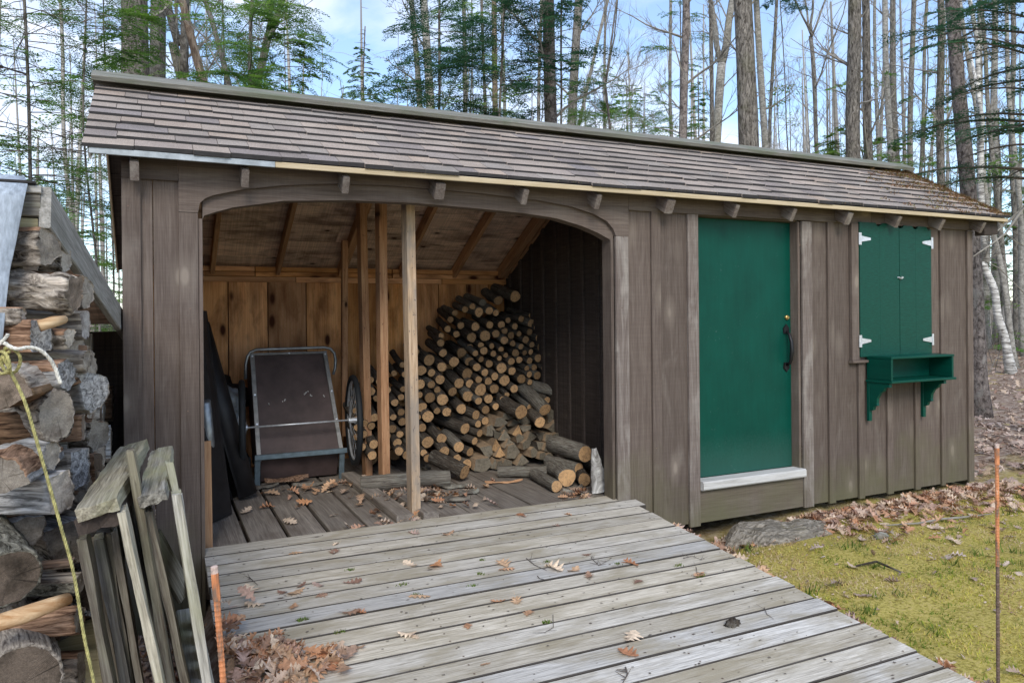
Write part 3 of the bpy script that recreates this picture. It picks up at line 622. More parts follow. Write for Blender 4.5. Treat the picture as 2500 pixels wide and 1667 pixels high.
# eave strip: galvanized at the left end, pale wood after
plank('eave_strip', (X0+.02, -.158, 2.137), (.75, -.158, 2.133), .034, .012, (0, -1, 0), M_galv, shed)
plank('eave_strip', (.752, -.158, 2.133), (X1-.01, -.158, 2.130), .032, .012, (0, -1, 0), M_fascia, shed)
plank('eave_strip', (X0+.02, -.146, 2.148), (X1-.01, -.146, 2.142), .012, .02, (0, -1, 0), M_felt_butt_shade, shed)
# end block under the right eave
plank('eave_return', (XR+.02, -.05, 2.06), (X1-.05, -.05, 2.075), .09, .14, (0, 0, 1), M_dark, shed)
# shingles
rows = 9; S0 = -.165; slen = (RY-S0); SH = []
for r_ in range(rows):
    ya = S0+slen*r_/rows*.985; yb_ = ya+slen/rows*1.25
    x = X0-.012
    while x < X1:
        wd = random.choice((.13, .17, .2, .24, .28, .15, .21))*random.uniform(.92, 1.1)
        xe = min(x+wd, X1+.012)
        if X1-xe < .08: xe = X1+.012
        yj = random.choice((-.006, .0, .0, .005, .011)); lift = random.uniform(0, .004); V = []
        for (xx) in (x+.0014, xe-.0014):
            yy0, yy1 = ya-yj+random.uniform(-.0015, .0015), min(yb_, RY-.01); cu = random.uniform(0, .003); sag = .006*math.sin(xx*1.7+r_*.8)
            V += [(xx, yy0, roofF(yy0)+.002+lift*.3), (xx, yy0, roofF(yy0)+.021+lift+cu+sag*.3), (xx, yy1, roofF(yy1)+.007), (xx, yy1, roofF(yy1)-.002)]
        c = Vector(((x+xe)/2, ya, roofF(ya))); SH.append(((c-Vector(CAM)).length, c, V, random.random())); x = xe
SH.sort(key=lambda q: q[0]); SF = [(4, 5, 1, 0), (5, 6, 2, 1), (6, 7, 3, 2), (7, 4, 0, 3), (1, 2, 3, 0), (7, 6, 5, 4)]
for d_, c, V, rr in SH[:300]: link('shingle', mesh('shingle', [Vector(v)-c for v in V], SF, [M_shing, M_felt_butt_shade], [1, 0, 0, 0, 0, 0], attr=[rr]*8), shed, None, Matrix.Translation(c))  # butt faces in black asphalt tone, which also paints each course's shadow line
VV, FF, MI, RR = [], [], [], []
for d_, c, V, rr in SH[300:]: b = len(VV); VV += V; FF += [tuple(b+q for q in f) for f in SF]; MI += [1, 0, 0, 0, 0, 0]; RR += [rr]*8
if VV: link('far_shingles', mesh('far_shingles', VV, FF, [M_shing, M_felt_butt_shade], MI, attr=RR), shed, kind='stuff')
# ridge boards
plank('ridge_board', (X0-.03, RY-.06, RZ+.042), (3.1, RY-.06, RZ+.045), .16, .032, (0, -.5, 1), M_ridge, shed, .003)
plank('ridge_board', (3.102, RY-.06, RZ+.045), (X1+.0, RY-.06, RZ+.042), .16, .032, (0, -.5, 1), M_ridge, shed, .003)
plank('ridge_board', (X0-.03, RY+.07, RZ+.03), (X1, RY+.07, RZ+.03), .14, .028, (0, .53, 1), M_ridge, shed, .003)
# needles, moss and dead leaves lying on the right end of the roof
def tufts(name, pts, size, mat, parent=None, kind='stuff', lean=.6, wf=.25, n_per=1, place=0):
    V = []; Fs = []; R = []
    for (p, s_) in pts:
        for k in range(n_per):
            a = random.uniform(0, 6.28); h = size*s_*random.uniform(.5, 1.3); wv = h*wf
            d = Vector((math.cos(a), math.sin(a), 0)); t = Vector((-d.y, d.x, 0)); b = len(V)
            q = p+Vector((random.uniform(-1, 1), random.uniform(-1, 1), 0))*size*.6
            V += [q-t*wv, q+t*wv, q+d*h*lean*random.uniform(.2, 1.6)+Vector((0, 0, h))]; Fs.append((b, b+1, b+2)); r = random.random() if not place else min(1, max(0, .45+1.5*noise.noise(p*2.1)+.7*noise.noise(p*7)+random.uniform(-.25, .25))); R += [r]*3
    return link(name, npmesh(name, [tuple(v) for v in V], Fs, mat, attr=R), parent, kind=kind)
pts = []
for i in range(9000):
    f = random.random()**.6; y = random.uniform(-.17, RY*.98); x = X1-random.random()**2.6*(.5+1.3*(max(0, 1-abs(y+.0)/.9)))
    if noise.noise(Vector((x*6, y*6, 0))) > -.25+.5*max(0, X1-x-.25) or x > X1-.1: pts.append((Vector((x+.01, y, roofF(y)+.015)), 1))
for i in range(900):
    x = random.uniform(2.5, 7.1); pts.append((Vector((x, -.155+random.uniform(-.01, .02), 2.165)), .45))
tufts('roof_moss', pts, .016, M_roofmoss, shed, lean=1.8, wf=.35)
# floor boards (they run front to back) and joists
gaps = [.39, .636, .866, 1.102, 1.344, 1.583, 1.82, 2.05, 2.29, 2.512, 2.755, 2.99, 3.22, 3.44]
for i, (a, b) in enumerate(zip(gaps, gaps[1:])):
    g = .017 if i < 5 else .009
    ys = .135 if i != 7 else .16; split = random.uniform(.9, 1.6) if i in (0, 2, 5, 8) else None
    segs = [(ys, split-.002), (split+.002, YB)] if split else [(ys, YB)]
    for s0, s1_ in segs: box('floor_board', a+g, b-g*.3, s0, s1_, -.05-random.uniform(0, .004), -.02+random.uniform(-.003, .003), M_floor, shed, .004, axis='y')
for y in (.3, .9, 1.5, 2.1): box('floor_joist', .3, 3.42, y-.03, y+.03, -.25, -.056, M_dark, shed)
box('floor_joist', .39, 3.05, .02, .128, -.24, -.045, M_dark, shed, axis='x')

# ================================================================== RAMP
RS = -.0815
def ramp_z(y): return .0+(y-.13)*(-RS)
ramp = thing('entry_ramp', 'wide weathered grey plank ramp sloping up to the open shed bay', 'ramp', (1.75, -1.3, -.3))
y = .128; i = 0; pw = .138
while y > -2.95:
    w_ = pw*random.uniform(.97, 1.03); yc = y-w_/2
    if i in (1, 3): w_ *= .98
    xr = 3.13+random.uniform(-.012, .012)+(.05 if i == 1 else 0); xl = .385+random.uniform(-.006, .006)
    if i == 0: xr = 3.06
    nrm = (0, RS, 1)
    plank('deck_plank', (xl, yc, ramp_z(yc)-.0), (xr, yc, ramp_z(yc)+random.uniform(-.002, .002)), w_-(.0035 if i in (0, 1, 3) else random.uniform(.0035, .006) if i not in (8, 13, 17) else .012), .036, nrm, M_ramp, ramp, .004, warp=.003, edge=M_edge)
    y -= w_; i += 1
for x in (.42, 1.3, 2.2, 3.09): plank('stringer', (x, .0, ramp_z(0)-.09), (x, -2.9, ramp_z(-2.9)-.055), .11 if x in (.42, 3.09) else .1, .038, (1, 0, 0), M_grey, ramp)
# nail heads, two per plank at every stringer
nm = MB(); yy = .06; 
while yy > -2.9:
    for x in (.43, 1.3, 2.2, 3.08):
        for dy in (-.035, .035):
            q = Vector((x+random.uniform(-.008, .008), yy+dy, ramp_z(yy+dy)+.0185)); nm.poly([q+Vector((math.cos(t)*.005, math.sin(t)*.005, 0)) for t in np.linspace(0, 5.2, 6)])
    yy -= pw
nm.build('nail_heads', M_rebar, ramp, kind='stuff')

# ================================================================== STUDS AND FLOOR PLATES IN THE OPEN BAY
def stud(p0, p1, w_, t_, mat, label, rot=0):
    o = thing('timber_stud', label, 'timber', (p0[0], p0[1], p0[2]), 'upright studs standing in the open bay')
    plank('stud', p0, p1, w_, t_, (math.sin(rot), -math.cos(rot), 0), mat, o, .003, warp=.006); return o
stud((1.70, .395, -.018), (1.655, .33, 2.16), .062, .085, M_studgrey, 'greyed upright stud nearest the ramp, standing between the two floor plates', .12)
stud((1.715, 1.16, -.018), (1.655, .98, 2.42), .062, .085, M_stud, 'orange rough upright stud in the middle of the row, second from the ramp', .12)
stud((1.735, 1.75, -.018), (1.665, 1.6, 2.25), .06, .085, M_stud, 'tawny upright stud farthest back of the three tall ones, beside the cart', .12)
stud((1.66, 2.25, .25), (1.655, 2.15, 1.97), .05, .06, M_stud, 'short stud hanging from a rafter behind the cart, at the pine wall', 0)
o = thing('floor_plate', 'greyed two-by-four lying on the shed floor left of the nearest stud', 'timber', (1.6, 1, -.02), 'loose plates on the shed floor')
plank('plate', (1.595, .25, .005), (1.575, 1.75, .005), .115, .046, (0, 0, 1), M_floor, o, .004)
o = thing('floor_plate', 'short two-by-four offcut on the shed floor right of the nearest stud', 'timber', (1.76, .5, -.02), 'loose plates on the shed floor')
plank('plate', (1.765, .235, .005), (1.75, .95, .005), .105, .046, (0, 0, 1), M_floor, o, .004)

# ================================================================== GARDEN CART (tipped up on its front, handle in the air)
cart = thing('garden_cart', 'large two-wheeled garden cart with dark brown panels, tipped up against the pine wall', 'garden cart', (1.18, 1.75, -.02))
def lerp(a, b, f): return Vector(a)*(1-f)+Vector(b)*f
TL, TR, BL, BR = Vector((.868, 2.1, 1.0)), Vector((1.459, 2.1, 1.0)), Vector((.875, 1.74, .2)), Vector((1.52, 1.74, .2))
def quadslab(name, q, n_off, mat, par):
    q = [Vector(p) for p in q]; n = (q[1]-q[0]).cross(q[3]-q[0]).normalized()*n_off
    c = sum(q, Vector())/4; V = [p-c for p in q]+[p-c+n for p in q]
    return link(name, mesh(name, V, [(3, 2, 1, 0), (4, 5, 6, 7), (0, 1, 5, 4), (1, 2, 6, 5), (2, 3, 7, 6), (3, 0, 4, 7)]), par, mat, Matrix.Translation(c))
quadslab('bottom_panel', [BL, BR, TR, TL], -.012, M_phen, cart)
quadslab('front_panel', [(.885, 1.85, -.0), (1.50, 1.85, -.0), (1.505, 1.77, .19), (.88, 1.77, .19)], -.012, M_phen, cart)
quadslab('side_panel', [BL+Vector((0, .02, 0)), TL+Vector((0, .02, 0)), TL+Vector((0, .3, -.12)), BL+Vector((0, .33, -.1))], .012, M_phen, cart)
quadslab('side_panel', [BR+Vector((0, .02, 0)), TR+Vector((0, .02, 0)), TR+Vector((0, .3, -.12)), BR+Vector((0, .33, -.1))], .012, M_phen, cart)
for a, b in ((TL, BL), (TR, BR)): plank('frame_rail', a+Vector((0, -.012, .01)), b+Vector((0, -.012, -.02)), .034, .014, (0, -1, .4), M_angle, cart, .002)
plank('frame_rail', TL+Vector((0, -.012, 0)), TR+Vector((0, -.012, 0)), .02, .01, (0, -1, .4), M_angle, cart, .002)
plank('stand_bar', (.84, 1.71, .215), (1.555, 1.71, .215), .04, .03, (0, -1, 0), M_bluesteel, cart, .004)
for x in (.862, 1.52): plank('stand_leg', (x, 1.725, .195), (x-.0, 1.76, -.018), .042, .02, (0, -1, 0), M_bluesteel, cart, .003)
hb = MB(); hb.tube([(.815, 2.08, .80), (.82, 2.1, .92), (.835, 2.1, .985), (.86, 2.1, 1.02), (.905, 2.1, 1.038), (1.2, 2.1, 1.04), (1.46, 2.1, 1.043), (1.51, 2.1, 1.03), (1.545, 2.1, .99), (1.555, 2.1, .93), (1.55, 2.1, .86), (1.53, 2.08, .81)], .0125, 10)
hb.build('handle', M_galv, cart, True)
MB().tube([(.77, 1.67, .459), (1.62, 1.67, .465)], .0075, 8).build('axle', M_zinc, cart, True)
for x, s_ in ((.745, -1), (1.605, 1)):
    cx_ = Vector((x, 1.67, .462)); R_ = .345
    t = MB(); t.tube([cx_+Vector((0, math.cos(a)*R_, math.sin(a)*R_)) for a in np.linspace(0, 2*math.pi, 41)], .024, 8, cap=False)
    wheel = link('wheel', mesh('tyre', [v-cx_ for v in t.V], t.F, M_rubber, smooth=True, attr=t.R), cart, None, Matrix.Translation(cx_) @ Matrix.Rotation(-.09, 4, 'Z'))
    r = MB(); r.tube([Vector((0, math.cos(a)*(R_-.028), math.sin(a)*(R_-.028))) for a in np.linspace(0, 2*math.pi, 41)], .011, 6, cap=False)
    link('rim', mesh('rim', r.V, r.F, M_zinc, smooth=True, attr=r.R), wheel, None, Matrix.Translation(cx_) @ Matrix.Rotation(-.09, 4, 'Z'))
    sp = MB()
    for k in range(28):
        a = 2*math.pi*k/28; sp.tube([Vector((.03*(1 if k % 2 else -1), math.cos(a+.25)*.022, math.sin(a+.25)*.022)), Vector((0, math.cos(a)*(R_-.03), math.sin(a)*(R_-.03)))], .0016, 3, cap=False)
    link('spokes', mesh('spokes', sp.V, sp.F, M_zinc, attr=sp.R), wheel, None, Matrix.Translation(cx_) @ Matrix.Rotation(-.09, 4, 'Z'), 'stuff')
    hbm = MB().tube([(-.04, 0, 0), (.04, 0, 0)], .022, 12)
    link('hub', mesh('hub', hbm.V, hbm.F, M_zinc, attr=hbm.R), wheel, None, Matrix.Translation(cx_) @ Matrix.Rotation(-.09, 4, 'Z'))
bo = MB()
for p in (lerp(TL, BL, .4), lerp(TR, BR, .4), lerp(TL, BL, .68), lerp(TR, BR, .68), lerp(TL, TR, .5), lerp(TL, BL, .02), lerp(TR, BR, .02)):
    bo.tube([p+Vector((0, -.018, 0)), p+Vector((0, -.027, .003))], .008, 6)
bo.build('bolts', M_zinc, cart, kind='stuff')
# pale scuff specks stuck on the panel
sm = MB()
for f, g in ((.18, .5), (.36, .47), (.63, .42), (.67, .4), (.88, .44), (.72, .43)):
    p = lerp(lerp(TL, TR, f), lerp(BL, BR, f), g)+Vector((0, -.016, 0))
    for k in range(3): q = p+Vector((random.uniform(-.01, .01), 0, random.uniform(-.01, .01))); sm.poly([q+Vector((math.cos(a)*.005, 0, math.sin(a)*.006)) for a in (0, 1.2, 2.5, 3.7, 5)])
sm.build('scuff_marks', M_sill, cart, kind='stuff')

# dark rolled sheet leaning in the left corner
o = MB(); n = 22
roll = thing('black_sheet_roll', 'tall black rolled rubber sheet leaning in the left corner of the bay', 'roll', (.55, 1.2, -.02))
V = []; Fs = []
a0, a1 = Vector((.735, 1.40, .0)), Vector((.43, 1.6, 1.25))
ax = (a1-a0).normalized(); e1 = Vector((1, 0, 0)); e1 = (e1-ax*e1.dot(ax)).normalized(); e2 = ax.cross(e1)
for i in range(n+1):
    t = i/n*5.6; r = .085+.012*t/5.6
    for p in (a0, a1):
        V.append(p+e1*math.cos(t-2.2)*r+e2*math.sin(t-2.2)*r*1.1)
    for p in (a1, a0):
        V.append(p+e1*math.cos(t-2.2)*(r-.007)+e2*math.sin(t-2.2)*(r-.007)*1.1)
for i in range(n):
    b = 4*i
    for j in range(4): Fs.append((b+j, b+(j+1) % 4, b+4+(j+1) % 4, b+4+j))
Fs += [(0, 1, 2, 3), (4*n+3, 4*n+2, 4*n+1, 4*n)]
link('sheet', mesh('sheet', V, Fs, M_blackpl, smooth=True), roll)
# flat black slab of sheet at its left
plank_o = thing('rubber_board', 'flat black board standing behind the opening post', 'board', (.45, .9, -.02))
quadslab('board', [(.45, .75, -.01), (.60, .95, -.01), (.46, 1.05, 1.35), (.40, .85, 1.35)], .01, M_blackpl, plank_o)
# galvanized duct leaning by the jamb
duct = thing('metal_duct', 'galvanized duct pipe leaning in the corner behind the left post', 'pipe', (.49, .55, -.02))
d0, d1 = at(524, 1246, Z=-.01), at(500, 980, Y=.75)
MB().tube([lerp(d0, d1, f) for f in (.11, .5, 1)], [.038, .037, .036], 18).build('pipe', M_galv, duct, True)
cz = MB(); V = []
for k in range(2):
    pass
axd = (d1-d0).normalized(); e1 = (Vector((1, 0, 0))-axd*axd.x).normalized(); e2 = axd.cross(e1); Fs = []
for k, f in enumerate((0, .105)):
    for j in range(48):
        r = (.033 if j % 2 else .0385) if k == 0 else (.038 if j % 2 else .041); a = 2*math.pi*j/48
        V.append(lerp(d0, d1, f)+(e1*math.cos(a)+e2*math.sin(a))*r)
for j in range(48): Fs.append((j, (j+1) % 48, 48+(j+1) % 48, 48+j))
link('crimped_end', mesh('crimped_end', V, Fs, M_galv), duct)
o = thing('wood_offcut', 'narrow brown board standing upright against the left door post', 'board', (.41, .2, -.02))
plank('board', (.412, .2, -.016), (.408, .215, .6), .055, .022, (.3, -1, 0), M_rafter, o)
o = thing('wood_offcut', 'wide low brown board leaning behind the left door post', 'board', (.42, .4, -.02))
plank('board', (.425, .42, -.016), (.41, .42, .38), .16, .02, (1, -.2, 0), M_stud, o)
# bucket with a crumpled plastic bag
bk = thing('bucket', 'pale bucket half hidden behind the left cart wheel', 'bucket', (.63, 1.95, -.02))
bx_, by_ = .63, 2.0
MB().tube([(bx_, by_, .2), (bx_, by_, .3), (bx_, by_, .47), (bx_, by_, .49)], [.115, .125, .135, .14], 20).build('pail', M_bucket, bk, True)
MB().tube([(bx_+.14*math.cos(a), by_+.14*math.sin(a), .46) for a in np.linspace(0, 6.283, 25)], .008, 5, cap=False).build('rim', M_bucket, bk, True)
bs = thing('storage_box', 'dark box under the bucket by the pine wall', 'box', (.63, 2.1, -.02)); box('crate', .47, .83, 1.88, 2.3, -.015, .195, M_blackpl, bs, .01)
def blob(name, c, r, mat, label, cat, seed=0, amp=.3, sub=16):
    V = []; Fs = []
    for i in range(sub+1):
        th = math.pi*i/sub
        for j in range(sub*2):
            ph = math.pi*j/sub; d = Vector((math.sin(th)*math.cos(ph), math.sin(th)*math.sin(ph), math.cos(th)))
            k = 1+amp*noise.noise(d*2.2+Vector((seed, 0, 0)))+amp*.6*abs(noise.noise(d*6+Vector((seed, 5, 0))))
            V.append(Vector((d.x*r[0], d.y*r[1], d.z*r[2]))*k)
    m_ = sub*2
    for i in range(sub):
        for j in range(m_): a = i*m_+j; b = i*m_+(j+1) % m_; Fs.append((a, a+m_, b+m_, b))
    o = link(name, mesh(name, V, Fs, mat, smooth=True), None, None, Matrix.Translation(c)); return tag(o, label, cat)
blob('plastic_bag', (.65, 2.02, .6), (.13, .13, .13), M_plastic, 'crumpled translucent plastic bag on top of the pale bucket', 'bag', 3, .45)
blob('tarp_bundle', (.62, 2.38, .62), (.22, .14, .16), M_blackpl, 'dark crumpled bundle by the pine wall behind the bag', 'bundle', 8, .5)

# ================================================================== FIREWOOD INSIDE
def log_mesh(seed, sides=14, segs=5, wob=.06, taper=.05, bend=.0, knob=False):
    rs = random.Random(seed); V = []; Fs = []; mi = []
    ph = rs.uniform(0, 9)
    for i in range(segs+1):
        f = i/segs; z = f-.5
        for j in range(sides):
            a = 2*math.pi*j/sides
            r = 1+wob*noise.noise(Vector((math.cos(a)*1.3, math.sin(a)*1.3, z*2.5+ph)))*2.2-taper*(f-.5)
            r *= 1+.05*noise.noise(Vector((math.cos(a)*4, math.sin(a)*4, z*9+ph)))
            V.append((math.cos(a)*r+bend*math.sin(f*math.pi), math.sin(a)*r, z))
    for i in range(segs):
        for j in range(sides): a = i*sides+j; b = i*sides+(j+1) % sides; Fs.append((a, b, b+sides, a+sides)); mi.append(0)
    for i, fl in ((0, True), (segs, False)):
        # bark rim then end face slightly inside it
        b0 = len(V); base = i*sides
        for j in range(sides):
            x, y, z = V[base+j]; V.append((x*.93, y*.93, z))
        V.append((bend*0, 0, (i/segs-.5)))
        for j in range(sides):
            q = (base+j, base+(j+1) % sides, b0+(j+1) % sides, b0+j); Fs.append(q[::-1] if fl else q); mi.append(0)
            q = (b0+j, b0+(j+1) % sides, b0+sides); Fs.append(q[::-1] if fl else q); mi.append(1)
    return V, Fs, mi
def split_mesh(seed, poly, segs=4):
    rs = random.Random(seed); V = []; Fs = []; mi = []; n = len(poly)
    for i in range(segs+1):
        f = i/segs
        for x, y in poly: V.append((x+rs.uniform(-.05, .05), y+rs.uniform(-.05, .05), f-.5))
    for i in range(segs):
        for j in range(n): a = i*n+j; b = i*n+(j+1) % n; Fs.append((a, b, b+n, a+n)); mi.append(0 if j in (0, 1) else 2)
    Fs.append(tuple(range(n-1, -1, -1))); mi.append(1); Fs.append(tuple(segs*n+j for j in range(n))); mi.append(1)
    return V, Fs, mi
M_splitin = wood('split_log_face', (.16, .1, .06), (.27, .19, .12), (.4, .3, .2), tint=.3, blotch=(.12, .09, .07), blotch_amt=.5)
round_ms = []; round_gr = []; split_ms = []
for s_ in range(9):
    V, Fs, mi = log_mesh(s_, wob=.05+.01*(s_ % 4), bend=.12*(s_ % 3)); me = mesh('log', V, Fs, [M_bark, M_end], mi, smooth=False); round_ms.append(me)
    for p in me.polygons: p.use_smooth = (mi[p.index] == 0)
    me2 = me.copy(); me2.materials[0] = M_barkL; me2.materials[1] = M_endG if s_ % 4 == 1 else M_end; round_gr.append(me2)
polys = [[(-1, -.6), (0, -.9), (1, -.6), (.1, 1.0)], [(-.9, -.7), (.3, -.9), (1, -.1), (.2, .9), (-.7, .7)], [(-1, -.5), (.2, -1), (1, -.2), (.7, .8), (-.8, .9)], [(-1, .5), (-.3, -1), (.9, -.6), (1, .3)]]
for s_, p in enumerate(polys): V, Fs, mi = split_mesh(s_+20, p); split_ms.append(mesh('split_log', V, Fs, [M_bark, M_endG, M_splitin], mi))
V, Fs, mi = split_mesh(31, polys[0]); split_or = mesh('split_log', V, Fs, [M_bark, M_end, M_splitin], mi)
def put_log(name, me, front, axis, L_, r, spin=None, ry=None, label=None, cat='log', group=None):
    """front: centre of the end face nearest the camera; axis points away from the camera"""
    axis = Vector(axis).normalized(); c = Vector(front)+axis*L_/2
    R = (-axis).to_track_quat('Z', 'Y').to_matrix().to_4x4() @ Matrix.Rotation(random.uniform(0, 6.28) if spin is None else spin, 4, 'Z')
    o = bpy.data.objects.new(name, me); C.objects.link(o)
    o.matrix_basis = Matrix.Translation(c) @ R @ Matrix.Diagonal((r, r if ry is None else ry, L_, 1))
    return tag(o, label, cat, group)
def face_Y(Z, px): return 1.42+.52*max(0, Z)*(.9 if px > 1150 else 1.15)
def on_face(px, py):
    Y = 1.5
    for _ in range(12): p = at(px, py, Y=Y); Y = .5*Y+.5*face_Y(p.z, px)
    return at(px, py, Y=Y)
A = [(1445,245,85),(1000,330,55),(1215,300,65),(950,460,70),(1090,440,60),(1735,475,50),(1657,508,40),(1523,552,50),(1345,570,45),(900,658,65),(1097,635,58),(1255,630,58),(1440,655,48),(1662,612,60),(1735,675,45),(1300,718,48),(1180,755,60),(1640,730,53),(850,805,72),(1030,782,85),(1385,780,55),(1497,755,45),(1295,845,62),(1588,835,58),(1767,812,60),(435,780,45),(425,880,60),(1410,887,48),(825,942,50),(975,910,45),(1123,920,45),(1522,930,45),(1672,905,45),(1787,940,58),(458,1015,62),(1250,965,45),(710,1010,70),(1018,988,60),(1573,1013,40),(1657,1003,42),(900,1022,48),(1147,1027,48),(1450,1015,55),(1315,1048,40),(268,1115,88),(1755,1085,63),(605,1138,78),(1230,1090,40),(978,1103,47),(818,1132,72),(1390,1133,57),(1500,1110,50),(1640,1122,50),(443,1207,73),(1087,1165,58),(920,1213,60),(1258,1220,82),(1603,1225,45),(1703,1213,48),(1830,1220,42),(160,1255,78),(1402,1263,62),(1030,1283,58),(790,1300,82),(302,1287,58),(1165,1335,58),(1637,1310,48),(1745,1325,62),(415,1380,75),(943,1380,53),(1300,1390,82),(1528,1370,68),(1077,1403,58),(145,1445,75),(675,1432,78),(822,1435,65),(297,1448,60),(1645,1415,45),(972,1520,88),(1160,1505,75),(1430,1505,65),(380,1520,50),(590,1545,65),
     (560,560,50),(620,470,45),(760,420,50),(700,640,55),(520,690,50),(640,760,50),(1180,470,50),(860,380,50),(90,1000,50)]
B2 = [(600,150,40),(625,265,38),(225,465,58),(610,440,40),(290,550,42),(585,535,42),(65,590,38),(510,600,50),(805,510,42),(930,540,72),(1080,565,78),(1200,472,57),(1385,525,72),(585,715,48),(835,655,62),(1015,698,45),(1130,712,62),(1305,675,68),(905,765,75),(265,780,55),(490,775,45),(790,775,38),(600,830,55),(230,880,48),(480,915,55),(835,900,60),(570,980,48),(900,1075,80),(1070,1030,68),(1350,910,75),(1275,1130,74),(1100,1185,72),(1410,1190,55),(1255,1270,58),(1370,1340,75),(855,1200,45),(905,1265,52),(255,1100,58),(1465,1060,50),
      (40,700,42),(50,800,45),(60,900,45),(140,620,45),(150,720,45),(150,850,50),(380,640,45),(400,760,50),(390,880,50),(420,1000,50),(540,1080,60),(400,1130,60),(60,1010,50),(140,980,50),(700,880,50),(700,600,50),(700,480,50),(690,1000,60),(710,1120,55),(560,1180,60),(660,1230,60),(240,1230,60),(120,1130,50),(330,350,50),(420,450,50),(220,330,45),(500,250,40)]
B3 = [(335,385,50),(455,360,60),(620,360,36),(675,310,35),(420,490,58),(540,450,45),(305,550,60),(415,622,55),(845,520,75),(955,465,50),(1255,405,60),(1130,490,62),(1070,640,58),(950,165,45),(290,890,60),(250,990,62),(350,770,50),(330,660,50),(1150,380,50)]
LG = 'round logs in the stacked pile inside the bay'
k = 0; seen = []
SPECIAL = {(1258, 1220): 'log with a dark crack across its broad tan end, centre of the pile', (1445, 245): 'dark stout log lying highest, at the very peak of the pile', (1030, 782): 'broadest reddish log end in the upper part of the pile', (268, 1115): 'broad tan log end beside the nearest stud, topmost on the left slope',
 (972, 1520): 'largest plain brown log end in the lower middle of the pile', (1300, 1390): 'large orange-stained log end below the cracked one', (900, 1075): 'oval orange log end low in the pile right of the nearest stud', (1275, 1130): 'bright yellowish ringed log end low in the pile, nearest the floor scraps', (1370, 1340): 'lichen-grey round log end at the foot of the pile',
 (1830, 1220): 'small bright log end farthest right on the pile', (1523, 552): 'bright log end high on the right of the peak', (900, 658): 'pale speckled log end on the upper left of the pile', (1735, 475): 'highest log end on the right shoulder of the pile', (443, 1207): 'clean round tan end below and right of the topmost left slope log', (1767, 812): 'dark grey log end against the dark wall, upper right of the pile',
 (160, 1255): 'broad tan log end half cut off by the nearest stud'}
for lst, ox, oy, s_ in ((A, 1000, 680, 5.6), (B2, 860, 860, 4.9), (B3, 1100, 900, 4.9)):
    for (x, y, r) in lst:
        px, py = ox+x/s_, oy+y/s_
        if any(abs(px-a) < 7 and abs(py-b) < 7 for a, b in seen): continue
        seen.append((px, py)); p = on_face(px, py); rr = r/s_/F*depth_of(p)
        if p.z-rr < -.018: p.z = -.018+rr
        L_ = min(random.uniform(.36, .46), (YB-.03-p.y)/.97)
        if p.y > YB-.12: continue
        L_ = min(random.uniform(.36, .44), YB-.02-p.y)
        ax_ = Vector((random.uniform(.0, .12), 1, random.uniform(.10, .25)))
        if py > 1000 and px > 1130: ax_ = Vector((-.25, 1, .12))
        if p.x > XP-.2: ax_.x = -abs(ax_.x)-.05
        dark = (lst is A and y < 480 and x < 1300) or k % 9 == 4
        me = round_gr[k % 9] if dark else round_ms[k % 9]
        lab = SPECIAL.get((x, y)); grp = None; sz_ = 'large' if r/s_ >= 12.8 else 'small' if r/s_ < 9.6 else 'middling'
        if lab is None:
            if px < 893: lab = 'round log end showing between the cart wheel and the rearmost tall stud'
            elif px < 930: lab = 'round log end showing between the rearmost and the middle tall stud'
            elif px < 1000: lab = 'round log end showing between the middle stud and the nearest stud'
            elif px > 1270 and py < 860: lab = 'small round log end high on the right flank of the pile'
            elif px > 1250: lab = 'round log end low on the right flank of the pile'
            elif py < 790: lab = 'round log end near the peak of the pile'
            elif py < 850: lab = 'round log end in the upper middle of the pile'
            elif px < 1110 and py < 930: lab = 'round log end in the upper left slope, right of the nearest stud'
            elif px < 1110: lab = 'round log end low in the pile, right of the nearest stud'
            elif py < 960: lab = 'round log end in the centre of the pile'
            else: lab = 'round log end in the lower centre, left of the split wedges'
            lab = sz_+' '+lab.replace('small round', 'round'); grp = lab.replace('round log end', 'round log ends')
        put_log('firewood_log', me, p, ax_, L_, rr*.98, None, rr*random.uniform(.92, 1.04), lab, 'log', grp); k += 1
# filler logs behind, to carry the heap up to the wall
for i in range(46):
    x = random.uniform(1.85, 3.2); top = .35+.75*min(1, max(0, (x-1.9)/.9)); z = random.uniform(.05, top)
    put_log('firewood_log', round_ms[i % 9], (x, 2.0+random.uniform(-.03, .12)+.1*z, z), (random.uniform(-.05, .1), 1, .05), .42, random.uniform(.045, .065), None, None, 'round barked log half hidden at the back of the pile', 'log', 'half hidden logs at the back of the pile')
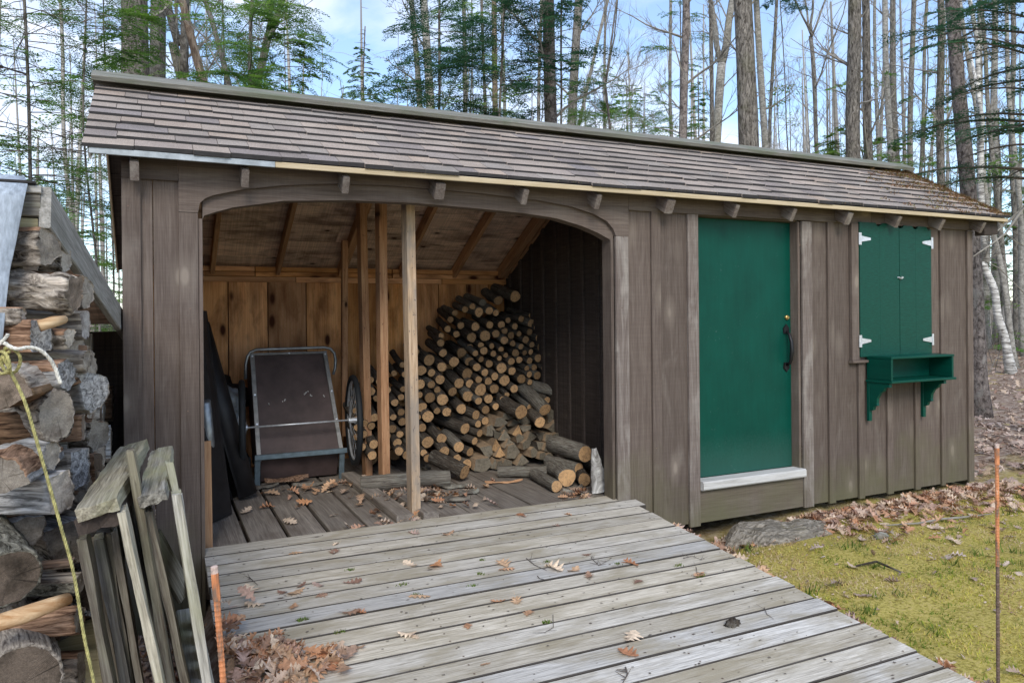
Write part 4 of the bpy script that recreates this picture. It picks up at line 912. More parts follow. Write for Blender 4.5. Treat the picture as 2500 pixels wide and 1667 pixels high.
# split pieces low on the right of the pile
SP = [(650,800,75,62,0),(800,745,62,70,5),(960,810,80,60,0),(1080,790,70,62,3),(1210,560,75,80,1),(1240,690,78,72,0),(1180,830,60,50,2),(1270,830,50,62,2),(700,890,70,50,0),(830,830,55,50,1),(910,905,65,52,1),(1075,905,62,62,3),(1195,945,85,60,2),(1000,1000,52,62,1),(1105,1045,52,45,2),(745,990,88,90,1),(590,1005,62,60,5),(545,920,62,72,4),(430,970,70,100,3),(390,1170,110,85,2),(530,1140,50,60,0),(590,1170,50,60,1),(680,1150,65,60,2),(860,1090,75,65,0),(1190,1060,65,50,1),(760,640,70,40,0),(890,620,75,55,2),(890,700,80,50,3),(600,640,90,60,1),(700,560,80,45,2),(480,740,60,70,1),(560,780,60,60,3),(640,720,60,40,0)]
for i, (x, y, rx, ry, t) in enumerate(SP):
    px, py = 1100+x/4.9, 900+y/4.9; p = on_face(px, py); sc_ = 1/4.9/F*depth_of(p)
    if p.z-ry*sc_ < -.02: p.z = ry*sc_-.02
    me = split_or if t in (4, 5) else split_ms[t % 4]
    put_log('split_log', me, p, (-.2 if x > 900 else random.uniform(-.1, .05), 1, .05), .38, rx*sc_*1.08, random.uniform(-.35, .35), ry*sc_*1.12, ('pale-ended ' if t in (4, 5) else '')+'split wedge in the '+('topmost' if y < 760 else 'upper' if y < 850 else 'middle' if y < 960 else 'bottom')+' row of splits, '+('left' if x < 700 else 'middle' if x < 1000 else 'right')+' part', 'split log', 'split wedges low on the right of the pile')
# dark barked logs lying out of the heap, and the loose logs on the floor at the right
def two(px0, py0, px1, py1, r, Y0, Y1, name, me, label, group=None):
    p, q = at(px0, py0, Y=Y0), at(px1, py1, Y=Y1)
    return put_log(name, me, p, q-p, (q-p).length, r, None, None, label, 'log', group)
c4 = lambda x, y: (1100+x/4.9, 900+y/4.9)
two(*c4(1290, 285), *c4(960, 190), .05, 1.62, 1.85, 'firewood_log', round_gr[2], 'grey barked log lying sideways at the right edge of the pile')
two(*c4(1130, 490), *c4(860, 225), .062, 1.45, 1.85, 'firewood_log', round_gr[4], 'thick grey barked log slanting down to the right across the pile')
two(*c4(845, 520), *c4(610, 390), .066, 1.42, 1.75, 'firewood_log', round_ms[1], 'stout log with broad brown end jutting from the lower middle of the pile')
two(*c4(1070, 640), *c4(960, 540), .052, 1.36, 1.6, 'firewood_log', round_ms[5], 'log with a bright yellowish end above the split wedges')
FL = []
def floorlog(pf, pb, r, me, label):
    p = at(*c4(*pf), Z=-.02+r); q = at(*c4(*pb), Z=-.02+r) if not isinstance(pb[0], float) else Vector(pb)
    p = Vector(p); d = (q-p); d.z = 0; L_ = min(d.length, .46); return put_log('firewood_log', me, p, d, L_, r, None, None, label, 'log')
floorlog((1270, 1405), (880, 1190), .047, round_gr[0], 'slender grey log on the floor, nearest the ramp among the loose logs')
floorlog((1395, 1300), (1215, 1165), .072, round_gr[6], 'fat grey barked log on the floor with a cracked pale end')
floorlog((1600, 1325), (1500, 1200), .055, round_ms[3], 'smooth brown-ended log on the floor under the loose stack by the right post')
p = at(*c4(1532, 1195), Y=.72); put_log('firewood_log', round_gr[2], p, (-.2, 1, .02), .38, .048, None, None, 'small cracked log in the middle of the loose stack by the right post', 'log')
p = at(*c4(1612, 1020), Y=.68); put_log('firewood_log', round_gr[8], p, (-.16, 1, .05), .42, .078, None, .07, 'big pale-ended log with star cracks on top of the loose stack', 'log')
p = at(*c4(1790, 1130), Y=.78); put_log('firewood_log', round_gr[5], p, (-.25, 1, .0), .36, .06, None, None, 'grey barked log behind the leaning birch slab', 'log')
p = at(*c4(1700, 965), Y=1.2); put_log('firewood_log', round_ms[7], p, (.9, .45, .03), .32, .062, None, None, 'dark log lying crosswise at the top rear of the loose stack', 'log')
p = at(*c4(1150, 1120), Y=1.0); put_log('firewood_log', round_gr[3], Vector((p.x, p.y, .03)), (-1, .5, 0), .4, .045, None, None, 'dark log lying crosswise on the floor behind the slender grey log', 'log')
# long log lying behind the studs on the floor
p, q = at(1098, 1170, Y=1.0), at(880, 1160, Y=1.15); p.z = .06; q.z = .05
put_log('firewood_log', round_gr[1], p, q-p, (q-p).length, .062, None, None, 'long grey log lying crosswise on the floor behind the studs', 'log')
p, q = at(1135, 1160, Y=1.15), at(1050, 1110, Y=1.5); p.z = .06; put_log('firewood_log', round_ms[2], p, q-p, .36, .06, None, None, 'dark mossy log at the foot of the pile right of the studs', 'log')
# leaning birch slab by the right post
bsl = thing('birch_slab', 'white weathered bark slab leaning on the right post of the opening', 'bark', (3.0, .3, -.02))
p0, p1 = at(*c4(1790, 1470), Y=.23), at(*c4(1885, 930), Y=.23); p1.x = min(p1.x, 3.0)
M_, L_ = frame(p0, p1, (-.25, -1, 0)); V = []; Fs = []; ns, nc = 14, 8
for i in range(ns+1):
    f = i/ns; wv = .062*(1-.72*f**1.5)
    for s2 in (1, -1):
        for j in range(nc+1):
            t = -1+2*j/nc; V.append((-L_/2+L_*f, t*wv*(1+.15*noise.noise(Vector((f*9, t, s2)))), .02*(1-t*t)+(.006 if s2 > 0 else -.006)+.004*noise.noise(Vector((f*7, t*3, 0)))))
m2 = nc+1
for i in range(ns):
    for s2 in (0, 1):
        for j in range(nc): a = (2*i+s2)*m2+j; b = a+2*m2; q = (a, b, b+1, a+1); Fs.append(q if s2 else q[::-1])
    for j in (0, nc): a = 2*i*m2+j; Fs.append((a, a+m2, a+3*m2, a+2*m2))
for i in (0, ns):
    for j in range(nc): a = 2*i*m2+j; Fs.append((a, a+1, a+m2+1, a+m2))
link('slab', mesh('slab', V, Fs, M_birchW, smooth=True), bsl, None, M_)
box('added_rear_light_block', 0, XR, YB+.07, YB+.09, -.3, roof_under(YB+.1)+.03, M_dark, shed)  # added board behind the back wall, stops light leaking in under the roof

# ================================================================== OPEN WOOD RACK AT THE LEFT
rack = thing('firewood_rack', 'weathered roofed firewood rack at the left, its sloping roof board running back beside the shed', 'wood rack', (-1.0, -.8, -.35))
hx = -.145
box('header_beam', -2.3, hx, -1.83, -1.75, 1.60, 1.665, M_palletD, rack, .004, axis='x')
box('header_beam', -2.3, hx-.008, -1.82, -1.74, 1.53, 1.597, M_timber, rack, .004, axis='x')
plank('rake_board', (hx+.012, -1.83, 1.628), (.002, .42, 1.235), .125, .03, (1, -.06, 0), M_grey, rack, .004)
plank('rake_board', (-2.3, -1.83, 1.628), (-2.3, .42, 1.235), .125, .03, (1, 0, 0), M_grey, rack, .004)
for i in range(9):
    f0, f1 = i/9, (i+1)/9; ya, yb_ = -1.84+2.28*f0, -1.84+2.28*f1; z = lambda y: 1.667-(y+1.83)*.175+.012
    m_ = (ya+yb_)/2; xe = lerp((hx, 0, 0), (-.012, 0, 0), (m_+1.83)/2.25).x
    plank('roof_board', (-2.32, m_, z(m_)), (xe-.004, m_, z(m_)), (yb_-ya)-.004, .022, (0, .175, 1), M_grey if i == 0 else M_sheath, rack, .002)
plank('roof_felt', (-2.33, -.7, 1.667-.175*1.13+.028), (hx-.01, -.7, 1.667-.175*1.13+.028), 2.33, .008, (0, .175, 1), M_felt_butt_shade, rack, .001)
for x in (-.55, -1.2, -1.9): plank('rafter', (x, -1.74, 1.63), (x, .4, 1.255), .09, .04, (1, 0, 0), M_rafter, rack)
for i in range(9): box('added_back_board', -2.3+i*.255, -2.3+i*.255+.25, .43, .45, -.36, 1.23, M_dark, rack, .002, axis='z')  # added dark boards closing the rear, to keep the rack's inside dark
for x, y_ in ((-2.25, -1.7), (-2.25, .35), (-.2, .35)): box('post', x-.04, x+.04, y_-.04, y_+.04, -.37, 1.5 if y_ < 0 else 1.22, M_grey, rack, .004)
box('foundation_timber', -.25, .045, -2.1, -1.0, .16, .29, M_timber, rack, .006) if False else None
tb = thing('foundation_timber', 'yellowed square timber under the split logs at the bottom of the woodpile', 'timber', (-.1, -1.9, .1))
tp = at(278, 1575, Y=-1.86); box('timber', tp.x-.5, tp.x, -1.86, -1.6, tp.z-.2, tp.z, M_timber, tb, .005, axis='x')
tb = thing('foundation_timber', 'dark lower timber hidden under the woodpile beside the rotten pallets', 'timber', (-.1, -1.9, -.35))
box('timber', tp.x-.9, tp.x+.02, -1.8, -1.5, -.36, tp.z-.21, M_dark, tb, .005, axis='x')

SEC = {  # unit sections: (x toward camera, y up, bark?)
 'round': [(math.cos(a), math.sin(a), 1) for a in np.linspace(0, 2*math.pi, 17)[:-1]],
 'barkfront': [(.75, -.95, 0), (.95, -.5, 1), (1, 0, 1), (.9, .5, 1), (.7, .9, 1), (0, .75, 0), (-.9, .3, 0), (-.8, -.4, 0), (0, -.8, 0)],
 'domeup': [(1, -.5, 0), (.95, .1, 1), (.7, .65, 1), (.2, .98, 1), (-.4, .95, 1), (-.85, .5, 1), (-1, -.1, 1), (-.9, -.55, 0), (0, -.7, 0)],
 'domefront': [(.2, -.95, 1), (.7, -.75, 1), (1, -.2, 1), (.95, .35, 1), (.6, .8, 1), (.1, 1, 1), (-.6, .6, 0), (-.8, -.3, 0), (-.4, -.8, 0)],
 'wedge': [(1, -.7, 0), (.9, .0, 0), (.75, .75, 0), (.0, .95, 1), (-.8, .7, 1), (-.9, -.1, 1), (-.5, -.9, 0), (.3, -.85, 0)],
 'block': [(.95, -.9, 0), (1, 0, 0), (.9, .9, 0), (0, .95, 0), (-.9, .85, 1), (-.95, -.85, 1), (0, -.95, 0)],
 'tri': [(1, -.95, 0), (.85, -.2, 0), (.55, .6, 0), (.2, .98, 1), (-.5, .7, 1), (-.95, .1, 1), (-.8, -.6, 0), (.1, -.9, 0)],
 'slab': [(1, -.5, 0), (1.0, .1, 0), (.8, .6, 1), (0, .9, 1), (-.9, .6, 1), (-1, -.3, 0), (0, -.75, 0)],
}
def big_mesh(sec, w_, h_, L_, mats, seed, amp=.008, nseg=26, bend=0.0, flute=1.0):
    S = SEC[sec]; n = len(S); P = []; per = [math.hypot((S[i][0]-S[(i+1) % n][0])*w_, (S[i][1]-S[(i+1) % n][1])*h_) for i in range(n)]
    tot = sum(per); cnt = 44
    for i in range(n):
        k = max(1, round(cnt*per[i]/tot)); a, b = S[i], S[(i+1) % n]
        for j in range(k):
            f = j/k; P.append(((a[0]*(1-f)+b[0]*f), (a[1]*(1-f)+b[1]*f), a[2] and b[2] or (a[2] if f < .5 else b[2])))
    m_ = len(P); V = []; Fs = []; mi = []; rs = random.Random(seed); o3 = Vector((seed*3.7, seed*1.3, 0))
    for i in range(nseg+1):
        f = i/nseg; z = -L_/2+L_*f; bd = bend*math.sin(f*math.pi); e = 1 if 0 < i < nseg else .985
        for j, (x, y, bk) in enumerate(P):
            r = math.hypot(x*w_, y*h_)+1e-6; nx, ny = x*w_/r, y*h_/r
            q = Vector((nx*r*(34 if bk else 40), ny*r*(34 if bk else 40), z*9))+o3
            if bk:
                q2 = Vector((nx*r*46, ny*r*46, z*13))+o3; d = amp*flute*(1.4*abs(noise.noise(q2))-.55*abs(noise.noise(q2*2.1))-.25)+amp*.7*noise.noise(Vector((x*3, y*3, z*7))+o3)
            else: d = amp*.28*noise.noise(q)+amp*.9*noise.noise(Vector((x*1.5, y*1.5, z*5))+o3)
            V.append(((x*w_+nx*d)*e, (y*h_+ny*d)*e+bd, z+(rs.uniform(-.003, .003) if i in (0, nseg) else 0)+(.004*noise.noise(Vector((x*4, y*4, seed))) if i in (0, nseg) else 0)))
    for i in range(nseg):
        for j in range(m_):
            a = i*m_+j; b = i*m_+(j+1) % m_; Fs.append((a, b, b+m_, a+m_)); mi.append(0 if P[j][2] else 1)
    for i, s_ in ((0, -1), (nseg, 1)):
        prev = i*m_
        for kx, fr in enumerate((.93, .6, .3)):
            b0 = len(V)
            for j in range(m_):
                x, y, z = V[i*m_+j]; V.append((x*fr, y*fr+bend*0, s_*L_/2+.004*noise.noise(Vector((x*30*fr, y*30*fr, seed+s_)))-.002))
            for j in range(m_):
                q = (prev+j, prev+(j+1) % m_, b0+(j+1) % m_, b0+j); Fs.append(q if s_ > 0 else q[::-1]); mi.append(2 if kx or not P[j][2] else 0)
            prev = b0
        V.append((0, 0, s_*L_/2)); c = len(V)-1
        for j in range(m_): q = (prev+j, prev+(j+1) % m_, c); Fs.append(q if s_ > 0 else q[::-1]); mi.append(2)
    me = mesh('log', V, Fs, mats, mi); me.polygons.foreach_set('use_smooth', [mi[i] != 2 for i in range(len(mi))]); return me
bl_n = 0
def big(px, py, hpx, Y, sec, mats, label, L_=.42, wf=.9, yaw=0.0, pitch=0.0, roll=0.0, amp=.008, cat='log', group=None, bend=0):
    """log lying along X; its front right edge shows at that pixel, at depth plane Y"""
    global bl_n; bl_n += 1; yaw = -1.7*yaw-.06
    p = at(px, py, Y=Y); H = hpx/F*depth_of(p)/2; W = H*wf
    me = big_mesh(sec, W, H, L_, mats, bl_n, amp, bend=bend)
    ax = Vector((math.cos(yaw)*math.cos(pitch), math.sin(yaw)*math.cos(pitch), math.sin(pitch)))
    tocam = Vector((math.sin(yaw), -math.cos(yaw), 0)); up = tocam.cross(ax)*-1
    up = ax.cross(tocam)*-1 if ax.cross(tocam).z < 0 else ax.cross(tocam)
    R = Matrix((tocam, up, ax)).transposed()
    if R.determinant() < 0: up = -up; R = Matrix((tocam, up, ax)).transposed()
    c = p-ax*L_/2-tocam*W*.85
    o = bpy.data.objects.new('split_log' if sec != 'round' else 'round_log', me); C.objects.link(o)
    o.matrix_basis = Matrix.Translation(c) @ R.to_4x4() @ Matrix.Rotation(roll, 4, 'Z'); return tag(o, label, cat, group)
def big_end(px, py, rpx, Y, sec, mats, label, L_=.42, yaw=0.0, roll=0.0, ry=1.0, pitch=0, amp=.008, cat='log', group=None):
    """log lying front to back; the middle of its near end shows at that pixel"""
    global bl_n; bl_n += 1
    p = at(px, py, Y=Y); r = rpx/F*depth_of(p)
    me = big_mesh(sec, r, r*ry, L_, mats, bl_n, amp)
    ax = Vector((-math.sin(yaw)*1, -math.cos(yaw), pitch)).normalized(); R = ax.to_track_quat('Z', 'Y').to_matrix().to_4x4()
    o = bpy.data.objects.new('round_log' if sec == 'round' else 'split_log', me); C.objects.link(o)
    o.matrix_basis = Matrix.Translation(p-ax*L_/2) @ R @ Matrix.Rotation(roll, 4, 'Z'); return tag(o, label, cat, group)
MB_, MR, MP, MBr, MG = [B_bark, B_rust, B_endg], [B_bark, B_rust, B_endd], [B_bark, B_pale, B_endp], [B_bark, B_brown, B_endd], [B_bark, B_grey, B_endg]
big(97, 602, 108, -1.86, 'barkfront', MB_, 'thick furrowed bark log at the top of the woodpile just under the beam', L_=.3, yaw=.25, amp=.012)
big(150, 628, 88, -1.6, 'barkfront', [B_bark, B_rust, B_endg], 'reddish bark log tucked behind the topmost one under the sloping board', L_=.4, yaw=.1, amp=.012)
big(165, 716, 100, -1.9, 'domefront', [B_bark, B_brown, B_endd], 'gnarled knotty stump piece near the top of the woodpile', L_=.34, yaw=.2, amp=.018, pitch=-.1)
big(200, 715, 92, -1.62, 'barkfront', [B_bark, B_grey, B_endg], 'silver bark log jutting right below the sloping roof board', L_=.4, yaw=.15, amp=.01)
big(200, 793, 80, -1.66, 'wedge', MP, 'pale split log with a rounded end, below the silver bark log', L_=.4, yaw=.1, amp=.008)
big(55, 772, 48, -1.95, 'barkfront', MB_, 'short dark bark log behind the tarp edge, above the rusty block', L_=.34)
big(78, 820, 88, -1.96, 'block', [B_bark, B_rust, B_grey], 'rusty orange split block with a grey upright end, above the rope knot', L_=.36, yaw=.3, amp=.004)
big(158, 822, 58, -1.88, 'domeup', [B_bark, B_rust, B_endg], 'small reddish split log with a dark oval end, left of the pale log', L_=.3, yaw=.2, amp=.006)
big(212, 908, 135, -1.55, 'barkfront', MB_, 'tall block of ridged grey bark standing out at the right of the woodpile', L_=.4, yaw=.05, amp=.014)
big(205, 880, 66, -1.78, 'domeup', [B_pale, B_pale, B_endg], 'smooth bowed split log lying above the loose white rope end', L_=.42, yaw=.1, amp=.006, pitch=-.08)
big(142, 912, 95, -1.98, 'domeup', [B_grey, B_rust, B_grey], 'broad grey half log with an orange torn edge under the white rope', L_=.4, yaw=.2, amp=.01, pitch=.05)
big_end(6, 955, 62, -2.1, 'domeup', [B_pale, B_brown, B_endd], 'dark half-round log end at the left picture edge below the rope knot', L_=.4, yaw=.2, roll=.3)
big(196, 962, 112, -1.74, 'tri', [B_bark, B_grey, B_grey], 'silvery split log with a pointed lower corner beside the tall ridged block', L_=.36, yaw=.4, amp=.006)
big_end(140, 1015, 46, -1.98, 'round', [B_bark, B_pale, B_endg], 'round log with a blotched silver end facing the ramp, crossed by the rope', L_=.4, yaw=-.62, ry=1.45, amp=.006)
big(100, 1045, 88, -1.95, 'domefront', [B_brown, B_brown, B_endd], 'dark log with a yellow stripe in the shadow of the round silver end', L_=.42, amp=.006)
big(222, 1066, 92, -1.5, 'barkfront', MB_, 'rough bark log with a splintered end at the right edge of the pile', L_=.4, yaw=.3, amp=.014)
big(248, 1062, 66, -1.25, 'barkfront', [B_bark, B_rust, B_endp], 'square little log end peeping out rightmost, next to the dark gap', L_=.4, yaw=.1, amp=.008)
big(200, 1046, 66, -1.6, 'block', [B_bark, B_rust, B_endd], 'rust-red split log wedged under the silvery pointed one', L_=.4, amp=.004)
big(215, 1000, 70, -1.35, 'block', [B_bark, B_brown, B_endg], 'brown split log in shade behind the silvery pointed one', L_=.4, amp=.006)
big_end(2, 1168, 56, -2.15, 'domeup', [B_rust, B_grey, B_endg], 'hollowed half log end at the left picture edge, lower down', L_=.4, roll=.2, yaw=.1)
big(112, 1112, 78, -2.0, 'domefront', [B_grey, B_pale, B_endg], 'curved torn split log beside the rope in the middle of the pile', L_=.4, yaw=.25, amp=.008)
big(118, 1212, 118, -2.02, 'wedge', MG, 'large grizzled split log with a steep right end, left of the rope', L_=.42, yaw=.3, amp=.01)
big(178, 1150, 98, -1.75, 'block', [B_bark, B_pale, B_grey], 'pale square-cut log with a silver end right of the rope', L_=.38, yaw=.2, amp=.008)
big(192, 1240, 90, -1.65, 'barkfront', MB_, 'dark layered bark log behind the rope, level with the pallet top', L_=.38, yaw=.2, amp=.014)
big_end(22, 1412, 76, -2.12, 'round', [B_plat, B_brown, B_endd], 'big round log with a dark sawn end and grey platy bark side', L_=.42, yaw=-.42, pitch=-.22, amp=.007)
big(175, 1335, 95, -1.72, 'barkfront', [B_plat, B_pale, B_endp], 'grey platy log behind the big round one, crossed by the rope', L_=.34, yaw=.35, amp=.01)
big(188, 1425, 62, -1.98, 'domeup', [B_plat, B_pale, B_endp], 'whitish mossy log just above the orange split log', L_=.3, yaw=.15, amp=.006)
big(180, 1375, 34, -1.9, 'slab', [B_pale, B_rust, B_endp], 'small white bark flake resting on the whitish mossy log', L_=.08, amp=.006)
big(184, 1522, 84, -2.1, 'slab', [B_rust, B_rust, B_endg], 'long orange-brown split log below the birch stick', L_=.46, yaw=.1, amp=.006, pitch=.03)
big_end(48, 1672, 98, -2.2, 'round', [B_pale, B_pale, B_endd], 'largest round log end with a pale outer ring at the bottom left corner', L_=.42, yaw=-.2, amp=.006)
big(190, 1640, 96, -1.9, 'barkfront', MB_, 'furrowed bark log between the largest round end and the yellow timber', L_=.36, yaw=.2, amp=.012)
for i, (px, py, h_, Y) in enumerate(((60, 660, 70, -1.75), (40, 1100, 60, -1.8), (30, 1300, 60, -1.85), (230, 1150, 60, -1.3), (215, 1200, 60, -1.3), (205, 1290, 70, -1.35), (40, 1590, 60, -1.8), (190, 1560, 60, -1.6), (190, 1450, 70, -1.55), (235, 1110, 60, -1.1), (150, 850, 60, -1.6), (90, 860, 50, -1.7), (130, 1440, 60, -1.8), (150, 1560, 60, -1.75), (120, 1330, 90, -1.75), (60, 1270, 60, -1.8), (20, 1540, 60, -1.9), (160, 1280, 60, -1.55))):
    big(px, py, h_*1.5, Y, ('round', 'wedge', 'domeup', 'tri')[i % 4], [MBr, MB_, MG, MR][i % 4], 'shaded split log behind the front logs in the '+('upper' if py < 1000 else 'middle' if py < 1320 else 'lower')+' third of the woodpile', L_=.4, yaw=.1+.25*(i % 3), amp=.005, group='shaded logs in the gaps of the woodpile')
# rows deeper in the rack (shared meshes)
fm = [big_mesh(s_, .10, .095, .4, m_, 90+i, .005, nseg=8) for i, (s_, m_) in enumerate((('round', MB_), ('wedge', MBr), ('tri', MG), ('domeup', MBr)))]
for Y in (-1.45, -1.2, -.95, -.7, -.45, -.2, .05, .28):
    for zi in range(9):
        z = -.28+zi*.185
        if z > 1.12-(Y+1.45)*.1 and Y > -1.4: continue
        if z > 1.35: continue
        for xi in range(2 if Y < -1.3 else 1):
            o = bpy.data.objects.new('split_log', random.choice(fm)); C.objects.link(o)
            xr = -.11-.04*(z > 1)+.05*(Y+1.45)/2+random.uniform(-.03, .02)
            if z < .5: xr -= .04
            o.matrix_basis = Matrix.Translation((xr-.2-.42*xi, Y+random.uniform(-.03, .03), z)) @ Matrix.Rotation(math.pi/2, 4, 'Y') @ Matrix.Rotation(random.uniform(0, 6.28), 4, 'Z')
            tag(o, 'split log lying in the dark rows deep inside the roofed rack', 'log', 'logs in the dark rows of the rack')
# birch stick, little curl
bst = MB(); pp = [at(-30, 1528, Y=-2.22), at(60, 1500, Y=-2.22), at(120, 1478, Y=-2.2), at(166, 1460, Y=-2.16)]
bst.tube(pp, [.021, .021, .019, .016], 12, jitter=.06); tag(bst.build('birch_stick', M_birch, None, True), 'yellow and cream birch stick lying on the orange split log', 'stick')
bst = MB(); bst.tube([at(96, 795, Y=-1.98), at(130, 786, Y=-1.97), at(158, 779, Y=-1.94)], [.016, .015, .012], 10, jitter=.1); tag(bst.build('birch_curl', M_birch, None, True), 'small curl of birch bark above the small reddish log', 'bark')
# tarp strap over the beam
V = []; Fs = []; R_ = 26
edge = [((60, 430), -1.70), ((66, 443), -1.80), ((67, 450), -1.86), ((60, 490), -1.885), ((50, 540), -1.89), ((38, 600), -1.9), ((24, 657), -1.92), ((15, 730), -1.94), ((9, 790), -1.96), ((5, 830), -1.96)]
for i, ((px, py), Y) in enumerate(edge):
    p = at(px, py, Y=Y)
    for j in range(14):
        f = j/13; V.append(p+Vector((-1.1*f, -.012*math.sin(f*18+i*.3)*f-.006*math.sin(f*40), (.012*math.sin(f*9+i*.5) if i > 2 else .0)+(-.0 if i > 1 else .0))))
n_ = len(V); V += [v+Vector((0, .006, -.003)) for v in V]
for i in range(len(edge)-1):
    for j in range(13): a = i*14+j; Fs += [(a, a+1, a+15, a+14), (n_+a+14, n_+a+15, n_+a+1, n_+a)]
    Fs += [(i*14, i*14+14, n_+i*14+14, n_+i*14), ]
Fs += [(j+(len(edge)-1)*14, j+1+(len(edge)-1)*14, n_+j+1+(len(edge)-1)*14, n_+j+(len(edge)-1)*14) for j in range(13)]
tag(link('tarp', mesh('tarp', V, Fs, M_tarp, smooth=True)), 'grey-blue tarp hanging over the beam at the left picture edge', 'tarp')
# rope
def rope(m, pts, r=.0042, pitch=.03):
    # smooth the path, then wind three strands
    P = [Vector(p) for p in pts]; Q = []
    for i in range(len(P)-1):
        a, b, c, d = P[max(i-1, 0)], P[i], P[i+1], P[min(i+2, len(P)-1)]
        ns_ = max(2, int((c-b).length/.006))
        for k in range(ns_):
            t = k/ns_; Q.append(.5*((2*b)+(c-a)*t+(2*a-5*b+4*c-d)*t*t+(-a+3*b-3*c+d)*t**3))
    Q.append(P[-1]); s_ = 0; frames = []; pa = Vector((0, 1, .2))
    for i, q in enumerate(Q):
        d = (Q[min(i+1, len(Q)-1)]-Q[max(i-1, 0)]).normalized(); a = (pa-d*pa.dot(d)).normalized(); pa = a
        if i: s_ += (q-Q[i-1]).length
        frames.append((q, a, d.cross(a), s_))
    for k in range(3):
        m.tube([q+(a*math.cos(s/pitch*6.28+k*2.09)+b*math.sin(s/pitch*6.28+k*2.09))*r*.5 for q, a, b, s in frames], r*.58, 6)
    return m
m = MB(); rp = lambda l, Y: [at(x, y, Y=Y+dy) for x, y, dy in l]
rope(m, rp([(8, 870, 0), (22, 900, .0), (62, 985, 0), (105, 1130, 0), (150, 1290, 0), (180, 1400, 0), (205, 1550, 0), (232, 1680, 0), (250, 1800, 0)], -2.26))
rope(m, rp([(8, 870, .02), (15, 848, .0), (40, 858, -.01), (50, 878, 0), (40, 905, .01), (20, 910, .02), (4, 890, .02), (6, 868, .01), (25, 858, .0)], -2.26))
rope(m, rp([(-10, 905, .02), (8, 912, 0), (24, 900, -.02), (18, 870, -.02), (4, 858, 0), (-20, 862, .02)], -2.26))
tag(m.build('rope', M_ropeY, None, True), 'yellow-green braided rope hanging from a knot down across the woodpile', 'rope')
m = MB(); rope(m, rp([(-25, 862, .02), (0, 838, .0), (16, 822, 0), (19, 815, .0)], -2.27)); rope(m, rp([(10, 836, 0), (28, 848, 0), (45, 852, 0), (70, 848, .02), (95, 853, .03), (118, 872, .04), (133, 895, .05), (142, 920, .05), (148, 937, .05)], -2.28), r=.005)
tag(m.build('rope_end', M_ropeW, None, True), 'frayed white rope end curling right from the knot over the logs', 'rope')

# ================================================================== ROTTEN PALLETS
def rough(name, p0, p1, wid, th, up, mat, par, amp=.006):
    M, L_ = frame(p0, p1, up); nx, ny, nz = max(8, int(L_/.03)), 6, 2; V = []; Fs = []; sd = random.uniform(0, 99)
    prof = [(-wid/2+wid*i/ny, -th/2) for i in range(ny+1)]+[(wid/2-wid*i/ny, th/2) for i in range(ny+1)]; m_ = len(prof)
    for i in range(nx+1):
        x = -L_/2+L_*i/nx
        for (y, z) in prof:
            e = .02*noise.noise(Vector((y*60, sd, 3)))*(1 if i in (0, nx) else 0)
            V.append((x+e, y*(1+.12*noise.noise(Vector((x*7, sd, y*9))))+amp*.5*noise.noise(Vector((x*20, y*30, sd))), z+amp*noise.noise(Vector((x*6, y*55, sd+(9 if z > 0 else 0))))))
    for i in range(nx):
        for j in range(m_): a = i*m_+j; b = i*m_+(j+1) % m_; Fs.append((b, b+m_, a+m_, a))
    Fs += [tuple(range(m_)), tuple(range(nx*m_+m_-1, nx*m_-1, -1))]
    return link(name, mesh(name, V, Fs, mat), par, None, M)
def pboard(name, a, b, Y, wid, th, mat, par, ext=True, dY=0, ang=0):
    p0, p1 = at(*a, Y=Y), at(*b, Y=Y+dY)
    if ext: d = p1-p0; p1 = p0+d*((-.37-p0.z)/d.z)
    return rough(name, p0, p1, wid, th, (math.cos(ang), math.sin(ang), .0), mat, par)
pa_ = thing('wooden_pallet', 'grey-green rotting pallet standing on edge, nearest the woodpile', 'pallet', (.15, -1.7, -.37))
def rail(name, near, far, Yn, Yf, w_, t_, par, mat=None):
    p0, p1 = at(*near, Y=Yn), at(*far, Y=Yf); p1.z = p0.z+.004; return rough(name, p0, p1, w_, t_, (-.25, 0, 1), mat or M_pallet, par, .007)
rail('top_rail', (238, 1245), (328, 1100), -2.22, -1.25, .1, .035, pa_)
rail('top_rail', (240, 1275), (300, 1190), -2.2, -1.75, .105, .04, pa_, M_dark)
for k_ in range(7): pboard('slat', (297-0, 1240), (392, 1667), -2.18+.15*k_, .1, .02, M_palletD if k_ else M_pallet, pa_)
for k_ in range(7): pboard('slat', (203, 1310), (251, 1567), -2.12+.15*k_, .09, .02, M_palletD, pa_)
for k_ in range(5): pboard('slat', (243, 1310), (290, 1567), -2.0+.17*k_, .06, .025, M_palletD, pa_)
for a_, b_ in (((222, 1320), (270, 1567)), ((262, 1300), (305, 1567)), ((280, 1290), (330, 1600))): pboard('slat', a_, b_, -1.95, .07, .018, M_palletD, pa_)
p0 = at(251, 1567, Y=-2.1); plank('bottom_rail', (p0.x+.22, -2.15, -.2), (p0.x+.2, -1.2, -.2), .1, .09, (0, 0, 1), M_pallet, pa_, .006)
pb_ = thing('wooden_pallet', 'split grey pallet with a notched top board, leaning beside the ramp', 'pallet', (.3, -1.7, -.37))
rail('top_rail', (372, 1218), (398, 1120), -2.1, -1.32, .075, .03, pb_)
q0 = at(355, 1240, Y=-2.14); q1 = at(385, 1160, Y=-1.7)
for k_ in range(7): pboard('slat', (431, 1205), (506, 1667), -2.14+.14*k_, .09, .022, M_pallet, pb_)
for k_ in range(6): pboard('slat', (362, 1245), (452, 1667), -2.0+.14*k_, .08, .02, M_palletD, pb_)
pboard('slat', (412, 1125), (500, 1600), -1.95, .05, .018, M_pallet, pb_)
plank('brace', at(372, 1312, Y=-1.75), at(450, 1450, Y=-1.6), .07, .02, (.7, -.7, 0), M_pallet, pb_, .004)
